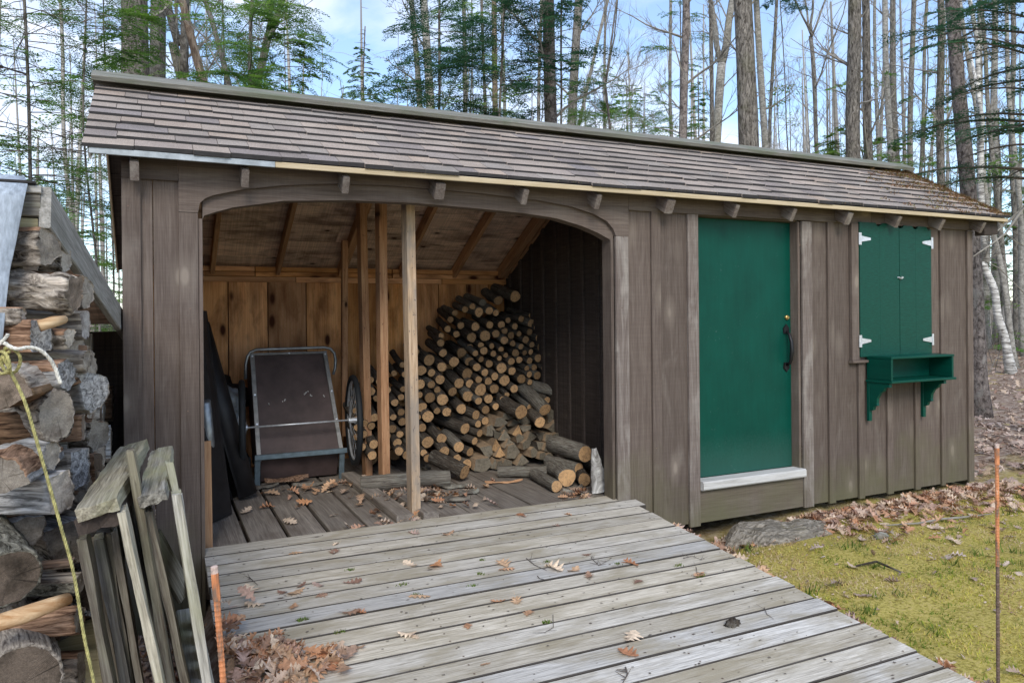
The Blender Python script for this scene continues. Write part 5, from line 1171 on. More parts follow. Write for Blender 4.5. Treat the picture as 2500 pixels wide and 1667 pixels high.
pc_ = thing('wooden_pallet', 'third pallet wedged between the other two, with jagged slat tops', 'pallet', (.22, -1.5, -.37))
for k_, (a, b) in enumerate((((318, 1100), (398, 1560)), ((326, 1145), (400, 1560)), ((306, 1180), (386, 1600)))):
    for j_ in range(3): pboard('slat', a, b, -2.05+.09*k_+.22*j_, .085, .02, M_palletD, pc_)
plank('mid_rail', (.28, -2.05, .1), (.26, -1.1, .1), .08, .06, (0, 0, 1), M_pallet, pc_, .006)
o = thing('stone_block', 'grey mossy block under the pallets beside the ramp', 'block', (.33, -2.0, -.36)); 
p0 = at(465, 1600, Y=-1.95); box('block', p0.x-.09, p0.x+.02, -1.99, -1.78, -.36, -.05, M_grey, o, .012)

# ================================================================== MARKER RODS
def rebar(px, py, x_, y_, htop, npaint, label, lean):
    p0 = Vector((x_, y_, -.36)); p1 = at(px, py, Y=y_); t = thing('marker_rod', label, 'stake', (p0.x, p0.y, p0.z), 'orange-topped steel rods beside the ramp')
    d = p1-p0; L_ = d.length; V = []
    def rod(name, f0, f1, r, mat, ribs=True):
        n = max(2, int((f1-f0)*L_/.004)); m = MB(); m.tube([p0+d*(f0+(f1-f0)*i/n) for i in range(n+1)], [r*(1+(.14 if ribs and i % 3 == 0 else 0)) for i in range(n+1)], 9); m.build(name, mat, t)
    rod('rod', 0, npaint+.002, .0066, M_rebar); rod('painted_top', npaint, .93, .007, M_rebar_o); rod('cap', .925, .985, .009, M_rebar_o, False); rod('worn_tip', .985, 1, .0085, M_pinkend, False)
rebar(523, 1382, .345, -2.5, .74, .68, 'orange-painted ribbed steel rod at the lower left corner of the ramp', 0)
rebar(2434, 1083, 3.22, -2.5, .78, .56, 'thin orange-topped steel rod standing in the moss at the right', 0)

# ================================================================== LEAVES, LITTER, MOSS
OUT = [(0, 0), (.1, .12), (.2, .07), (.3, .3), (.41, .1), (.52, .36), (.62, .12), (.74, .3), (.83, .1), (.9, .16), (1.0, 0)]
def leaf_arrays(k=1.0, detail=True):
    """unit oak leaf: stem at 0, tip at x=1"""
    pts = OUT if detail else [(0, 0), (.25, .26), (.4, .1), (.6, .32), (.72, .12), (1, 0)]
    V = []; F_ = []
    for x, y in pts: V += [(x, 0), (x+(.05 if y > .2 else 0), y*k), (x+(.05 if y > .2 else 0), -y*k)]
    for i in range(len(pts)-1):
        a = 3*i; F_ += [(a, a+3, a+4), (a, a+4, a+1), (a, a+2, a+5), (a, a+5, a+3)]
    return np.array(V), np.array(F_)
LV1, LF1 = leaf_arrays(1.0, True); LV0, LF0 = leaf_arrays(1.0, False)
def litter(name, P, size, mat, tilt=.5, curl=.9, detail=False, svar=.35, parent=None, lift=.012, top=False):
    """P (n,3) positions -> one mesh of curled leaves"""
    n = len(P); P = np.asarray(P, dtype=float); LV, LF = (LV1, LF1) if detail else (LV0, LF0); m = len(LV)
    sz = size*(1+svar*rng.uniform(-1, 1, n)); x = LV[:, 0][None]-.5; y = LV[:, 1][None]
    c1 = rng.uniform(-.3, 1.6, n)[:, None]*curl; c2 = rng.uniform(-.6, .9, n)[:, None]*curl; tw = rng.uniform(-.6, .6, n)[:, None]
    z = c1*y*y*2.0+c2*(x*x)*.9+tw*x*y
    X = np.stack([np.broadcast_to(x, (n, m)), np.broadcast_to(y, (n, m))*(1-.25*np.abs(c1)), z], -1)*sz[:, None, None]
    yaw = rng.uniform(0, 2*np.pi, n); tl = rng.normal(0, tilt, n)*.6; tr = rng.normal(0, tilt, n)*.6
    def rot(ax, a):
        c, s = np.cos(a), np.sin(a); R = np.zeros((n, 3, 3)); i, j = [(1, 2), (0, 2), (0, 1)][ax]; R[:, ax, ax] = 1; R[:, i, i] = c; R[:, j, j] = c; R[:, i, j] = -s; R[:, j, i] = s; return R
    R = rot(2, yaw) @ rot(0, tl) @ rot(1, tr)
    W = np.einsum('nij,nmj->nmi', R, X); W[:, :, 2] -= np.minimum(0, W[:, :, 2].min(1))[:, None]*.8; W[:, :, 2] += lift*rng.uniform(.1, 1, n)[:, None]
    W += P[:, None, :]; Fa = (LF[None]+(np.arange(n)*m)[:, None, None]).reshape(-1, 3); R_ = np.repeat(rng.uniform(0, 1, n), m)
    return link(name, npmesh(name, W.reshape(-1, 3), Fa, mat, attr=R_), parent, kind='stuff')
def gz(a): return [(x, y, ground_h(x, y)) for x, y in a]
U = rng.uniform
# along the foot of the wall at the right, along the ramp edge, over the moss
P = gz([(U(3.4, 7.1), -.02-abs(rng.normal(0, .17))) for _ in range(560)]+[(U(4.6, 7.4), -.05-abs(rng.normal(0, .35))) for _ in range(330)])
litter('wall_foot_leaves', P, .10, M_leaf, detail=True)
P = gz([(3.15+abs(rng.normal(0, .06)), U(-2.95, -.25)) for _ in range(330)]); litter('ramp_edge_leaves', [(x, y, max(z, ramp_z(y)-.09)) for x, y, z in P], .095, M_leaf, detail=True)
P = gz([(U(3.3, 8.5), U(-3.0, -.3)) for _ in range(150)]); litter('scattered_leaves', P, .085, M_leafG, detail=True)
P = gz([(U(3.2, 9), -.3-abs(rng.normal(0, .5))) for _ in range(260)]+[(U(3.2, 9), U(-3.2, -.3)) for _ in range(500)]); litter('lawn_scraps', P, .028, M_leafG, detail=False, svar=.6)
P = []
while len(P) < 7600:
    d = 6.2+38*U()**1.8; a = math.radians(U(36, 70)); x, y = CAM[0]+d*math.sin(a)*1.0, CAM[1]+d*math.cos(a)
    if x < 7.05 and y < 3: continue
    if y < .2 and U() < .6-(y)*.15 and x < 12: continue
    P.append((x, y, ground_h(x, y)))
litter('forest_leaf_litter', P, .125, M_leafG, svar=.4, lift=.03, tilt=.6)
P = gz([(U(-.9, .36), U(-2.9, -.05)) for _ in range(1500)]); litter('leaves_under_pallets', P, .11, M_leaf, detail=True, lift=.04)
P = []
_d = lambda px, py: (lambda d: Vector(CAM)+d*(((CAM[1]-.13)*(-RS)+.02-CAM[2])/(d.z-d.y*(-RS))))(at(px, py, depth=1.0)-Vector(CAM))
for (px, py, n_, sg) in ((590, 1610, 60, .10), (650, 1620, 60, .10), (720, 1625, 50, .08), (560, 1560, 14, .05), (790, 1640, 22, .06), (565, 1490, 7, .04), (840, 1605, 6, .04), (660, 1590, 16, .06), (600, 1680, 40, .1), (700, 1690, 40, .1)):
    c_ = _d(px, py)
    for _ in range(int(n_*.62)):
        x, y = c_.x+rng.normal(0, sg*.8), c_.y+rng.normal(0, sg*.55)
        if x > .395: P.append((x, y, ramp_z(y)+.02+.03*max(0, 1-(x-.4)/.3)))
litter('ramp_corner_leaves', P, .095, M_leaf, detail=True, lift=.03, tilt=.7)
P = [(U(.45, 3.0), U(.2, 1.2), -.018) for _ in range(16)]+[(1.85+rng.normal(0, .17), .8+rng.normal(0, .22), -.01) for _ in range(120)]+[(1.35+rng.normal(0, .2), 1.35+rng.normal(0, .12), -.015) for _ in range(26)]+[(2.95+rng.normal(0, .1), .3+rng.normal(0, .07), -.015) for _ in range(22)]+[(1.5+rng.normal(0, .14), .19+rng.normal(0, .03), -.015) for _ in range(10)]
litter('shed_floor_leaves', [p for p in P if .45 < p[0] < 3.0], .095, M_leaf, detail=True)
# single leaves lying on the ramp
def one_leaf(px, py, size_px, col, label, k):
    Y = -1.0
    for _ in range(8): p = at(px, py, Y=Y); Y = Y+(ramp_z(Y)+.02-p.z)*(-1.0/ (abs((p.z-CAM[2])/(Y-CAM[1]))+.08))*-1 if False else Y
    # intersect with the ramp plane z = (y-.13)*.0815
    d = at(px, py, depth=1.0)-Vector(CAM); t = ((CAM[1]-.13)*(-RS)+.019-CAM[2])/(d.z-d.y*(-RS)); p = Vector(CAM)+d*t
    s_ = size_px/F*depth_of(p)*1.75; V = []; c1, c2, tw = random.uniform(.0, 1.1)*random.choice((1, 1, -.5)), random.uniform(-.4, .7), random.uniform(-.5, .5)
    for x, y in LV1: xx = x-.5; V.append(Vector((xx*s_*(1+.0*y), y*(.95+.35*math.sin(k*1.7+x*5))*s_, (c1*y*y*2+c2*xx*xx+tw*xx*y)*s_)))
    st = len(V); V += [Vector((-.5*s_, .01*s_, c2*.25*s_)), Vector((-.5*s_, -.01*s_, c2*.25*s_)), Vector((-.75*s_, 0, .02))]
    mz = min(v.z for v in V); V = [Vector((v.x, v.y, v.z-mz)) for v in V]
    Fs = [tuple(int(q) for q in f) for f in LF1]+[(st, st+1, st+2)]
    o = link('oak_leaf', mesh('oak_leaf', V, Fs, M_leaf, attr=[col]*len(V)), None, None, Matrix.Translation(p) @ Matrix.Rotation(random.uniform(0, 6.28), 4, 'Z') @ Matrix.Rotation(random.uniform(-.12, .12), 4, 'X'))
    tag(o, label, 'leaf', 'dead leaves on the ramp')
LL = [(1010, 1302, 20, .8, 'brown curled leaf on the top ramp plank, in front of the floor plates'), (1093, 1305, 22, .3, 'pinkish flat leaf on the top ramp plank'), (822, 1328, 14, .6, 'small pale leaf standing on the second ramp plank'), (816, 1348, 22, .4, 'dark leaf on the second ramp plank from the shed'), (722, 1350, 20, .2, 'narrow tan leaf on the second plank at the left'),
      (1004, 1378, 30, .6, 'tan leaf standing upright with curled lobes beside an orange-brown one'), (1066, 1381, 30, 1, 'orange-brown spiky leaf lying in a plank joint'), (608, 1443, 38, .6, 'pale cream oak leaf near the ramp left edge'), (623, 1477, 32, .6, 'pale slender oak leaf, lower of the two at the ramp left edge'), (737, 1428, 22, .4, 'dark brown leaf left of the curled tan cluster'), (724, 1446, 30, .2, 'curled tan leaf in the cluster at the left of the ramp'), (690, 1447, 18, .4, 'small dark leaf at the left of the tan cluster'), (777, 1429, 22, .8, 'dull purple-brown leaf right of the tan cluster'), (860, 1422, 28, .4, 'dark spiky leaf standing on the fourth plank'),
      (785, 1453, 20, .35, 'small grey-brown leaf below the tan cluster'), (717, 1480, 22, .1, 'russet leaf crumpled in a plank joint at the left'), (1024, 1457, 32, .2, 'bright tan oval leaf with its stem to the right'), (852, 1496, 32, .35, 'pinkish leaf lying flat in the middle of the ramp'), (880, 1495, 20, .0, 'russet leaf touching the pinkish one'), (994, 1552, 28, .6, 'ragged pale leaf on the lower ramp'), (858, 1582, 40, .3, 'large pinkish leaf on the lower left of the ramp'), (772, 1607, 30, .1, 'folded red-brown leaf near the corner heap'), (762, 1640, 30, .2, 'tan leaf right of the corner heap'),
      (1386, 1256, 16, .1, 'small orange leaf near the top right of the ramp'), (1274, 1259, 22, .0, 'red-brown leaf on the top plank in the middle'), (1358, 1282, 14, .4, 'tiny dark curled leaf near the ramp top'), (1227, 1374, 34, .2, 'bright tan leaf lying half over a brown one'), (1237, 1391, 24, .1, 'brown leaf under the bright tan one'), (1349, 1387, 36, .6, 'pale tan leaf tangled with lichen twigs'), (1399, 1392, 26, .2, 'tan leaf right of the twig tangle'), (1438, 1405, 26, .35, 'pinkish leaf below the twig tangle'), (1537, 1374, 30, .0, 'curled red-brown leaf on the right side of the ramp'), (1557, 1420, 20, .4, 'small oval brown leaf on the right side of the ramp'), (1432, 1354, 14, .4, 'tiny dark leaf high on the right of the ramp'),
      (1216, 1468, 22, .05, 'round-backed brown leaf in the middle of the ramp'), (1260, 1463, 30, .2, 'crumpled tan leaf beside the round-backed one'), (1290, 1496, 22, .1, 'orange sliver of leaf in a plank joint'), (1142, 1527, 20, .05, 'small orange leaf lying on the lower middle'), (1010, 1551, 24, .6, 'pale scrap of leaf on the lower ramp'), (1541, 1562, 40, .6, 'long pale curled leaf on the lower right'), (1534, 1594, 36, .0, 'dark red-brown leaf pressed in a wide joint'), (1705, 1404, 22, .1, 'orange leaf with a twig at the ramp right edge'), (1185, 1620, 16, .3, 'small pinkish scrap low on the ramp')]
for k_, (px, py, s_, c_, lb) in enumerate(LL): one_leaf(px, py, s_, c_, lb, k_)
# crumbs of bark, needles and twigs on the ramp
def ramp_pt(px, py, up=.018):
    d = at(px, py, depth=1.0)-Vector(CAM); t = ((CAM[1]-.13)*(-RS)+up-CAM[2])/(d.z-d.y*(-RS)); return Vector(CAM)+d*t
m = MB()
for _ in range(520):
    x, y = U(.4, 3.1), U(-2.7, .1); p = Vector((x, y, ramp_z(y)+.019)); a = U(0, 6.28); s_ = U(.002, .007); m.poly([p+Vector((math.cos(a+t)*s_*(1.8 if t in (0, 3.1) else 1), math.sin(a+t)*s_, .002 if t else 0)) for t in (0, 1.3, 3.1, 4.4)])
m.build('bark_crumbs', M_twig, None, kind='stuff')
def twig(pts, r, label, forks=3, mat=None, rnd=None):
    m = MB(); P = [ramp_pt(x, y, .024) for x, y in pts]; m.tube(P, [r]+[r*.8]*(len(P)-2)+[r*.4], 5)
    for k in range(forks):
        i = random.randrange(len(P)-1); q = lerp(P[i], P[i+1], random.random()); d = Vector((random.uniform(-1, 1), random.uniform(-1, 1), random.uniform(.0, .5))).normalized()
        m.tube([q, q+d*.02, q+d*.045+Vector((0, 0, .004))], [r*.7, r*.5, r*.3], 4)
    tag(m.build('twig', mat or M_twig), label, 'twig', 'twigs on the ramp')
twig([(1285, 1362), (1305, 1378), (1335, 1392)], .0025, 'thin dark twig left of the tangled tan leaf')
twig([(1443, 1360), (1462, 1380), (1490, 1364)], .0022, 'lichen-covered forked twig in the upper right of the ramp', 7)
twig([(1668, 1362), (1690, 1356), (1712, 1366)], .002, 'fine looping twig near the ramp right edge', 5)
twig([(1700, 1384), (1702, 1402), (1727, 1397)], .0018, 'bare twiglet over the orange leaf at the ramp edge', 3)
twig([(1527, 1628), (1532, 1645), (1520, 1667)], .004, 'knobbly lichen twig at the bottom right of the ramp', 5)
twig([(1866, 1482), (1872, 1498), (1889, 1510)], .002, 'short dark twig on the right lower planks', 1)
twig([(1350, 1500), (1351, 1530), (1330, 1543), (1300, 1544)], .0018, 'thin bent stalk lying along a joint in the lower middle', 1)
twig([(1312, 1405), (1318, 1412), (1345, 1416)], .0025, 'curved twig below the tangled tan leaf', 1)
twig([(608, 1408), (620, 1418), (630, 1428)], .0025, 'dark spiky twig over the cream oak leaf', 4)
# bark chunk on the lower right planks
p = ramp_pt(1789, 1520, .03); blob('bark_chunk', p, (.036, .02, .018), M_bark, 'dark ragged bark chunk lying on the lower right of the ramp', 'bark', 12, .7, 12)
# green moss cushions in the joints
pts = []
for x, y in ((856, 1392), (1017, 1452+0), (982, 1428), (1175, 1368), (1154, 1431), (1335, 1372), (1655, 1381), (1712, 1407), (1508, 1377), (735, 1515), (745, 1512), (832, 1543), (1335, 1520), (1172, 1402)):
    q = ramp_pt(x, y, .016)
    for _ in range(40): pts.append((q+Vector((rng.normal(0, .012), rng.normal(0, .006), 0)), 1))
M_mossg = attr_mat('bright_moss', [(0, (.05, .1, .015)), (.6, (.13, .2, .03)), (1, (.2, .2, .06))], .9, trans=.2)
tufts('moss_cushions', pts, .011, M_mossg, lean=.8, wf=.3)
# bark slabs and scraps on the shed floor
def slab(px, py, L_, w_, yaw, label, z=.0, mat=None, curl=.5):
    p = at(px, py, Z=-.015); n = 12; c = 5; V = []; Fs = []; sd_ = random.uniform(0, 50)
    for i in range(n+1):
        f = i/n; wv = w_/2*(1-.5*abs(2*f-1)**3)*(1+.4*noise.noise(Vector((f*5, sd_, 0))))
        for j in range(c+1):
            t = -1+2*j/c; V.append((-L_/2+L_*f, t*wv, curl*w_*.35*(1-t*t)+.012*noise.noise(Vector((f*4, t, sd_)))+.012*(f*2-1)**2))
    nn = len(V); V += [(x, y, z_-.007) for x, y, z_ in V]
    for i in range(n):
        for j in range(c): a = i*(c+1)+j; q = (a, a+c+1, a+c+2, a+1); Fs += [q[::-1], tuple(k+nn for k in q)]
        for j in (0, c): a = i*(c+1)+j; Fs.append((a, a+c+1, a+c+1+nn, a+nn))
    mz = min(v[2] for v in V); V = [(a, b, d-mz) for a, b, d in V]
    o = link('bark_slab', mesh('bark_slab', V, Fs, mat or M_barkL), None, None, Matrix.Translation(p+Vector((0, 0, z))) @ Matrix.Rotation(yaw, 4, 'Z')); tag(o, label, 'bark')
slab(1088, 1222, .36, .09, -.6, 'long bark slab on the shed floor right of the nearest stud'); slab(1110, 1190, .22, .09, -.3, 'grey bark piece on the floor beneath the pile'); slab(1140, 1205, .2, .07, .2, 'curled bark scrap on the floor in the middle')
slab(700, 1180, .34, .1, .05, 'reddish bark slab lying in front of the cart', .02, B_rust); slab(640, 1192, .25, .05, .1, 'thin bark strip at the left foot of the cart'); slab(760, 1185, .28, .06, -.1, 'dark bark strip at the right foot of the cart'); slab(1230, 1180, .3, .02, -.25, 'thin splinter of wood on the floor before the split wedges', 0, M_stud)
slab(1432, 1205, .34, .045, -.5, 'long bark strip at the foot of the right post'); slab(1465, 1213, .28, .05, -.3, 'dark bark strip touching the right post'); slab(1040, 1150, .14, .07, .9, 'pale knobby bark piece by the foot of the pile', .01)
slab(960, 1178, .2, .08, .3, 'yellow bark scrap between the studs', .01, M_timber); slab(1400, 1195, .2, .04, .3, 'bark sliver under the loose logs', 0)
# moss lawn
pts = []
for _ in range(60000):
    d = 2.2+5.2*U()**1.3; a = math.radians(U(36, 72)); x, y = CAM[0]+d*math.sin(a), CAM[1]+d*math.cos(a)
    if x < 3.16 or y > -.25+.5*U()-.1 or y < -3.6: continue
    if noise.noise(Vector((x*2.2, y*2.2, 4)))+.6*noise.noise(Vector((x*9, y*9, 1))) < random.uniform(-.45, -.1): continue
    pts.append((Vector((x, y, ground_h(x, y))), 1))
tufts('moss_lawn', pts, .014, M_moss, lean=1.2, wf=.24, place=1)
pts = []
for _ in range(130):
    x, y = U(3.4, 8), U(-2.8, -.4); s_ = U(.6, 1.9)
    for k in range(22): pts.append((Vector((x+rng.normal(0, .03), y+rng.normal(0, .03), ground_h(x, y))), s_))
tufts('grass_tufts', pts, .028, M_mossg, lean=.9, wf=.08)
# flat rock by the door
def rock():
    V = []; Fs = []; n, m_ = 16, 40; c = Vector((4.3, -.27, -.35))
    for i in range(n+1):
        f = i/n
        for j in range(m_):
            a = 2*math.pi*j/m_; r = 1+.5*noise.noise(Vector((math.cos(a)*1.5, math.sin(a)*1.5, 2)))
            x, y = math.cos(a)*r*.5*f**.6, math.sin(a)*r*.23*f**.6
            h = .115*(1-f**5)+.028*noise.noise(Vector((x*5, y*9, 1)))+.012*noise.noise(Vector((x*22, y*30, 1))); h = math.floor(h/.022)*.022*.6+h*.4
            V.append((x, y, h*(1-.25*x/.56)-.02))
    for i in range(n):
        for j in range(m_): a = i*m_+j; b = i*m_+(j+1) % m_; Fs.append((a, a+m_, b+m_, b))
    M_r = bark('mossy_rock', (.15, .13, .1), (.5, .45, .38), stretch=(2.4, 9, 5), sc_=5, bstr=1, moss=(.27, .23, .06), moss_amt=.98, dist=.03)
    return tag(link('flat_rock', mesh('flat_rock', V, Fs, M_r), None, None, Matrix.Translation(c)), 'low flat grey rock with mossy patches in front of the door sill', 'rock')
rock()
def gp(px, py, up=.0): p = at(px, py, Z=-.3); p.z = ground_h(p.x, p.y)+up; return p
m = MB(); m.tube([gp(2160, 1287, .02), gp(2240, 1284, .02), (gp(2300, 1272, .025)), gp(2345, 1262, .02), gp(2420, 1253, .02)], [.005, .007, .008, .008, .004], 6)
tag(m.build('fallen_stick', M_twigP), 'thin pale stick lying on the moss below the shutters', 'stick')
m = MB(); m.tube([gp(2090, 1394, .01), gp(2140, 1392, .03), gp(2200, 1412, .01)], [.006, .009, .006], 6); tag(m.build('exposed_root', M_bark), 'dark root showing in the moss lawn', 'root')
blob('bark_chip', gp(2150, 1322, .02), (.06, .03, .02), M_barkL, 'grey bark chip lying on the moss in the middle of the lawn', 'bark', 4, .5, 10)

# ================================================================== TREES
TB = {  # bark materials
 'dark': bark('ridged_dark_bark', (.055, .047, .04), (.34, .31, .275), stretch=(16, 16, 4.5), moss=(.11, .12, .04), moss_amt=.45, dist=.05),
 'grey': bark('grey_lichen_bark', (.085, .076, .066), (.34, .32, .29), stretch=(9, 9, 5), moss=(.18, .17, .08), moss_amt=.5, dist=.03),
 'pale': bark('pale_smooth_bark', (.16, .15, .135), (.44, .425, .39), stretch=(6, 6, 9), moss=(.25, .23, .15), moss_amt=.4, dist=.01, bstr=.5),
 'spruce': bark('flaky_spruce_bark', (.055, .045, .042), (.3, .26, .24), stretch=(9, 9, 6), dist=.03, lichen=(.3, .29, .27), moss_amt=.5),
 'rust': bark('reddish_mossy_bark', (.09, .065, .05), (.33, .26, .2), stretch=(6, 6, 2), moss=(.15, .16, .06), moss_amt=.7),
 'birch': M_birchW}
class Tri:
    def __init__(s): s.V = []; s.F = []; s.R = []; s.n = 0
    def quads(s, base, d, w, L_, nrm, r):
        """arrays (n,3): diamonds from base along d"""
        side = np.cross(d, nrm); side /= np.linalg.norm(side, axis=1, keepdims=True)+1e-9
        mid = base+d*(L_*.45)[:, None]; tip = base+d*L_[:, None]
        Q = np.stack([base, mid+side*w[:, None], tip, mid-side*w[:, None]], 1); n = len(base)
        s.V.append(Q.reshape(-1, 3)); s.F.append(np.arange(n*4).reshape(n, 4)+s.n); s.R.append(np.repeat(r, 4)); s.n += n*4
def fronds(T, base, D, Lf, rs, leaf=.05, npair=7, droop=.15, tone=0.0):
    """flat hemlock frond: side twigs, each with diamond leaves"""
    D = np.array(D); D /= np.linalg.norm(D)+1e-9; up = np.array([0, 0, 1.0]); S = np.cross(D, up); S /= np.linalg.norm(S)+1e-9; Nn = np.cross(S, D)
    S = S+Nn*rs.uniform(-.35, .35); S /= np.linalg.norm(S)
    B, DD, LL_, WW = [], [], [], []
    t = np.linspace(.08, 1, npair)
    for sgn in (1, -1):
        tw = (D*.75+S*sgn*.75); tw /= np.linalg.norm(tw); ln = Lf*.5*(1-.75*t)+Lf*.07
        for i, ti in enumerate(t):
            b0 = np.array(base)+D*Lf*ti-up*droop*Lf*ti*ti
            k = max(2, int(ln[i]/leaf*1.1)); u = (np.arange(k)+.3*rs.random_sample(k))/k
            for s2 in (1, -1):
                dl = tw*.8+np.cross(tw, Nn)*s2*.6; dl = dl/np.linalg.norm(dl)
                B.append(b0+tw*ln[i]*u[:, None]); DD.append(np.repeat(dl[None], k, 0)+rs.uniform(-.25, .25, (k, 3))); LL_.append(leaf*rs.uniform(.7, 1.3, k)); WW.append(leaf*.21*rs.uniform(.7, 1.3, k))
    B = np.concatenate(B); DD = np.concatenate(DD); DD /= np.linalg.norm(DD, axis=1, keepdims=True)
    T.quads(B, DD, np.concatenate(WW), np.concatenate(LL_), np.repeat((Nn+rs.uniform(-.4, .4, 3))[None], len(B), 0), np.clip(tone+.5+rs.uniform(-.3, .3)+rs.uniform(-.15, .15, len(B)), 0, 1))
def trunk_line(pb, pt, depth, w_px, H, zg=None):
    a, b = at(*pb, depth=depth), at(*pt, depth=depth); d = b-a; d /= d.z
    g = ground_h(a.x, a.y)-.15; base = a+d*(g-a.z); top = a+d*(H-a.z); return base, top, w_px/2/F*depth
def make_trunk(t, base, top, r, mat, rs, wob=.04, taper=.62, n=16, sides=14, name='trunk', flare=True):
    m = MB(); pts = []; rad = []; L_ = (top-base).length; ph = rs.uniform(0, 50)
    for i in range(n+1):
        f = i/n; p = lerp(base, top, f); k = wob*min(1, f*3)
        pts.append(p+Vector((noise.noise(Vector((f*3, ph, 0))), noise.noise(Vector((f*3, ph, 7))), 0))*k*3)
        rad.append(r*(1.06-(1.06-taper)*f)*(1+(.5*max(0, 1-f*L_/.7) if flare else 0))*(1+.05*noise.noise(Vector((f*20, ph, 3)))))
    m.tube(pts, rad, sides, jitter=.035); m.build(name, mat, t, True); return pts, rad
def along(pts, rad, z):
    for i in range(len(pts)-1):
        if pts[i].z <= z <= pts[i+1].z: f = (z-pts[i].z)/(pts[i+1].z-pts[i].z); return lerp(pts[i], pts[i+1], f), rad[i]*(1-f)+rad[i+1]*f
    return (pts[-1], rad[-1]) if z > pts[-1].z else (pts[0], rad[0])
def conifer(label, pb, pt, w_px, depth, H, z0, z1, reach0, reach1, nb, mat='spruce', fol=None, leaf=.05, dens=1.0, seed=0, tone=0, az=None, dead=0, group=None, name='hemlock_tree', droop=.18, rise=.1, fl=.42):
    rs = np.random.RandomState(seed+11); base, top, r = trunk_line(pb, pt, depth, w_px, H)
    t = thing(name, label, 'tree', tuple(base), group); pts, rad = make_trunk(t, base, top, r, TB[mat], rs, taper=.5 if H > 6 else .15)
    B = MB(); T = Tri()
    for i in range(nb+dead):
        f = (i+rs.uniform(0, 1))/nb if i < nb else rs.uniform(0, 1); f = min(f, 1); z = z0+(z1-z0)*f
        p, rr = along(pts, rad, z); a = rs.uniform(0, 6.283) if az is None or rs.uniform() > .75 else rs.uniform(*az)
        L_ = (reach0+(reach1-reach0)*f)*rs.uniform(.6, 1.15); d = Vector((math.cos(a), math.sin(a), rise+rs.uniform(-.12, .15))).normalized()
        n = 6; P = [p]; 
        for k in range(1, n+1):
            q = P[-1]+d*(L_/n); d = (d+Vector((rs.uniform(-.12, .12), rs.uniform(-.12, .12), -droop*.35+rs.uniform(-.05, .05)))).normalized(); P.append(q)
        br = max(.006, min(rr*.35, .012*L_+.006)); B.tube(P, [br*(1-.85*k/n) for k in range(n+1)], 4, cap=False)
        if i >= nb:
            for _ in range(5):
                k = rs.randint(1, n); s_ = P[k]; e = (P[k]-P[k-1]).normalized()+Vector(rs.uniform(-.7, .7, 3)); B.tube([s_, s_+e*L_*.12, s_+e*L_*.22-Vector((0, 0, .03))], [.004, .003, .0015], 3, cap=False)
            continue
        nf = max(3, int(L_/.10*dens))
        for j in range(nf):
            u = .18+.82*(j+rs.uniform(0, .6))/nf; k = min(n-1, int(u*n)); s_ = lerp(P[k], P[k+1], u*n-k if u < 1 else 1); e = (P[min(n, k+1)]-P[k]).normalized(); sd_ = e.cross(Vector((0, 0, 1))).normalized()*(1 if j % 2 else -1)
            dd = e*.8+sd_*rs.uniform(.2, .9)+Vector((0, 0, rs.uniform(-.15, .1))); Lf = fl*(.55+.45*(1-u))*rs.uniform(.7, 1.2)*min(1, L_/.8)
            if Lf > .06: fronds(T, s_, dd, Lf, rs, leaf, 6, .2, tone)
    B.build('branches', M_twig, t, kind='stuff')
    if T.n:
        V = np.concatenate(T.V); c = np.array(t.location); link('crown', npmesh('crown', V-c, np.concatenate(T.F), fol or M_needle, attr=np.concatenate(T.R)), t, None, Matrix.Translation(t.location))
    return t
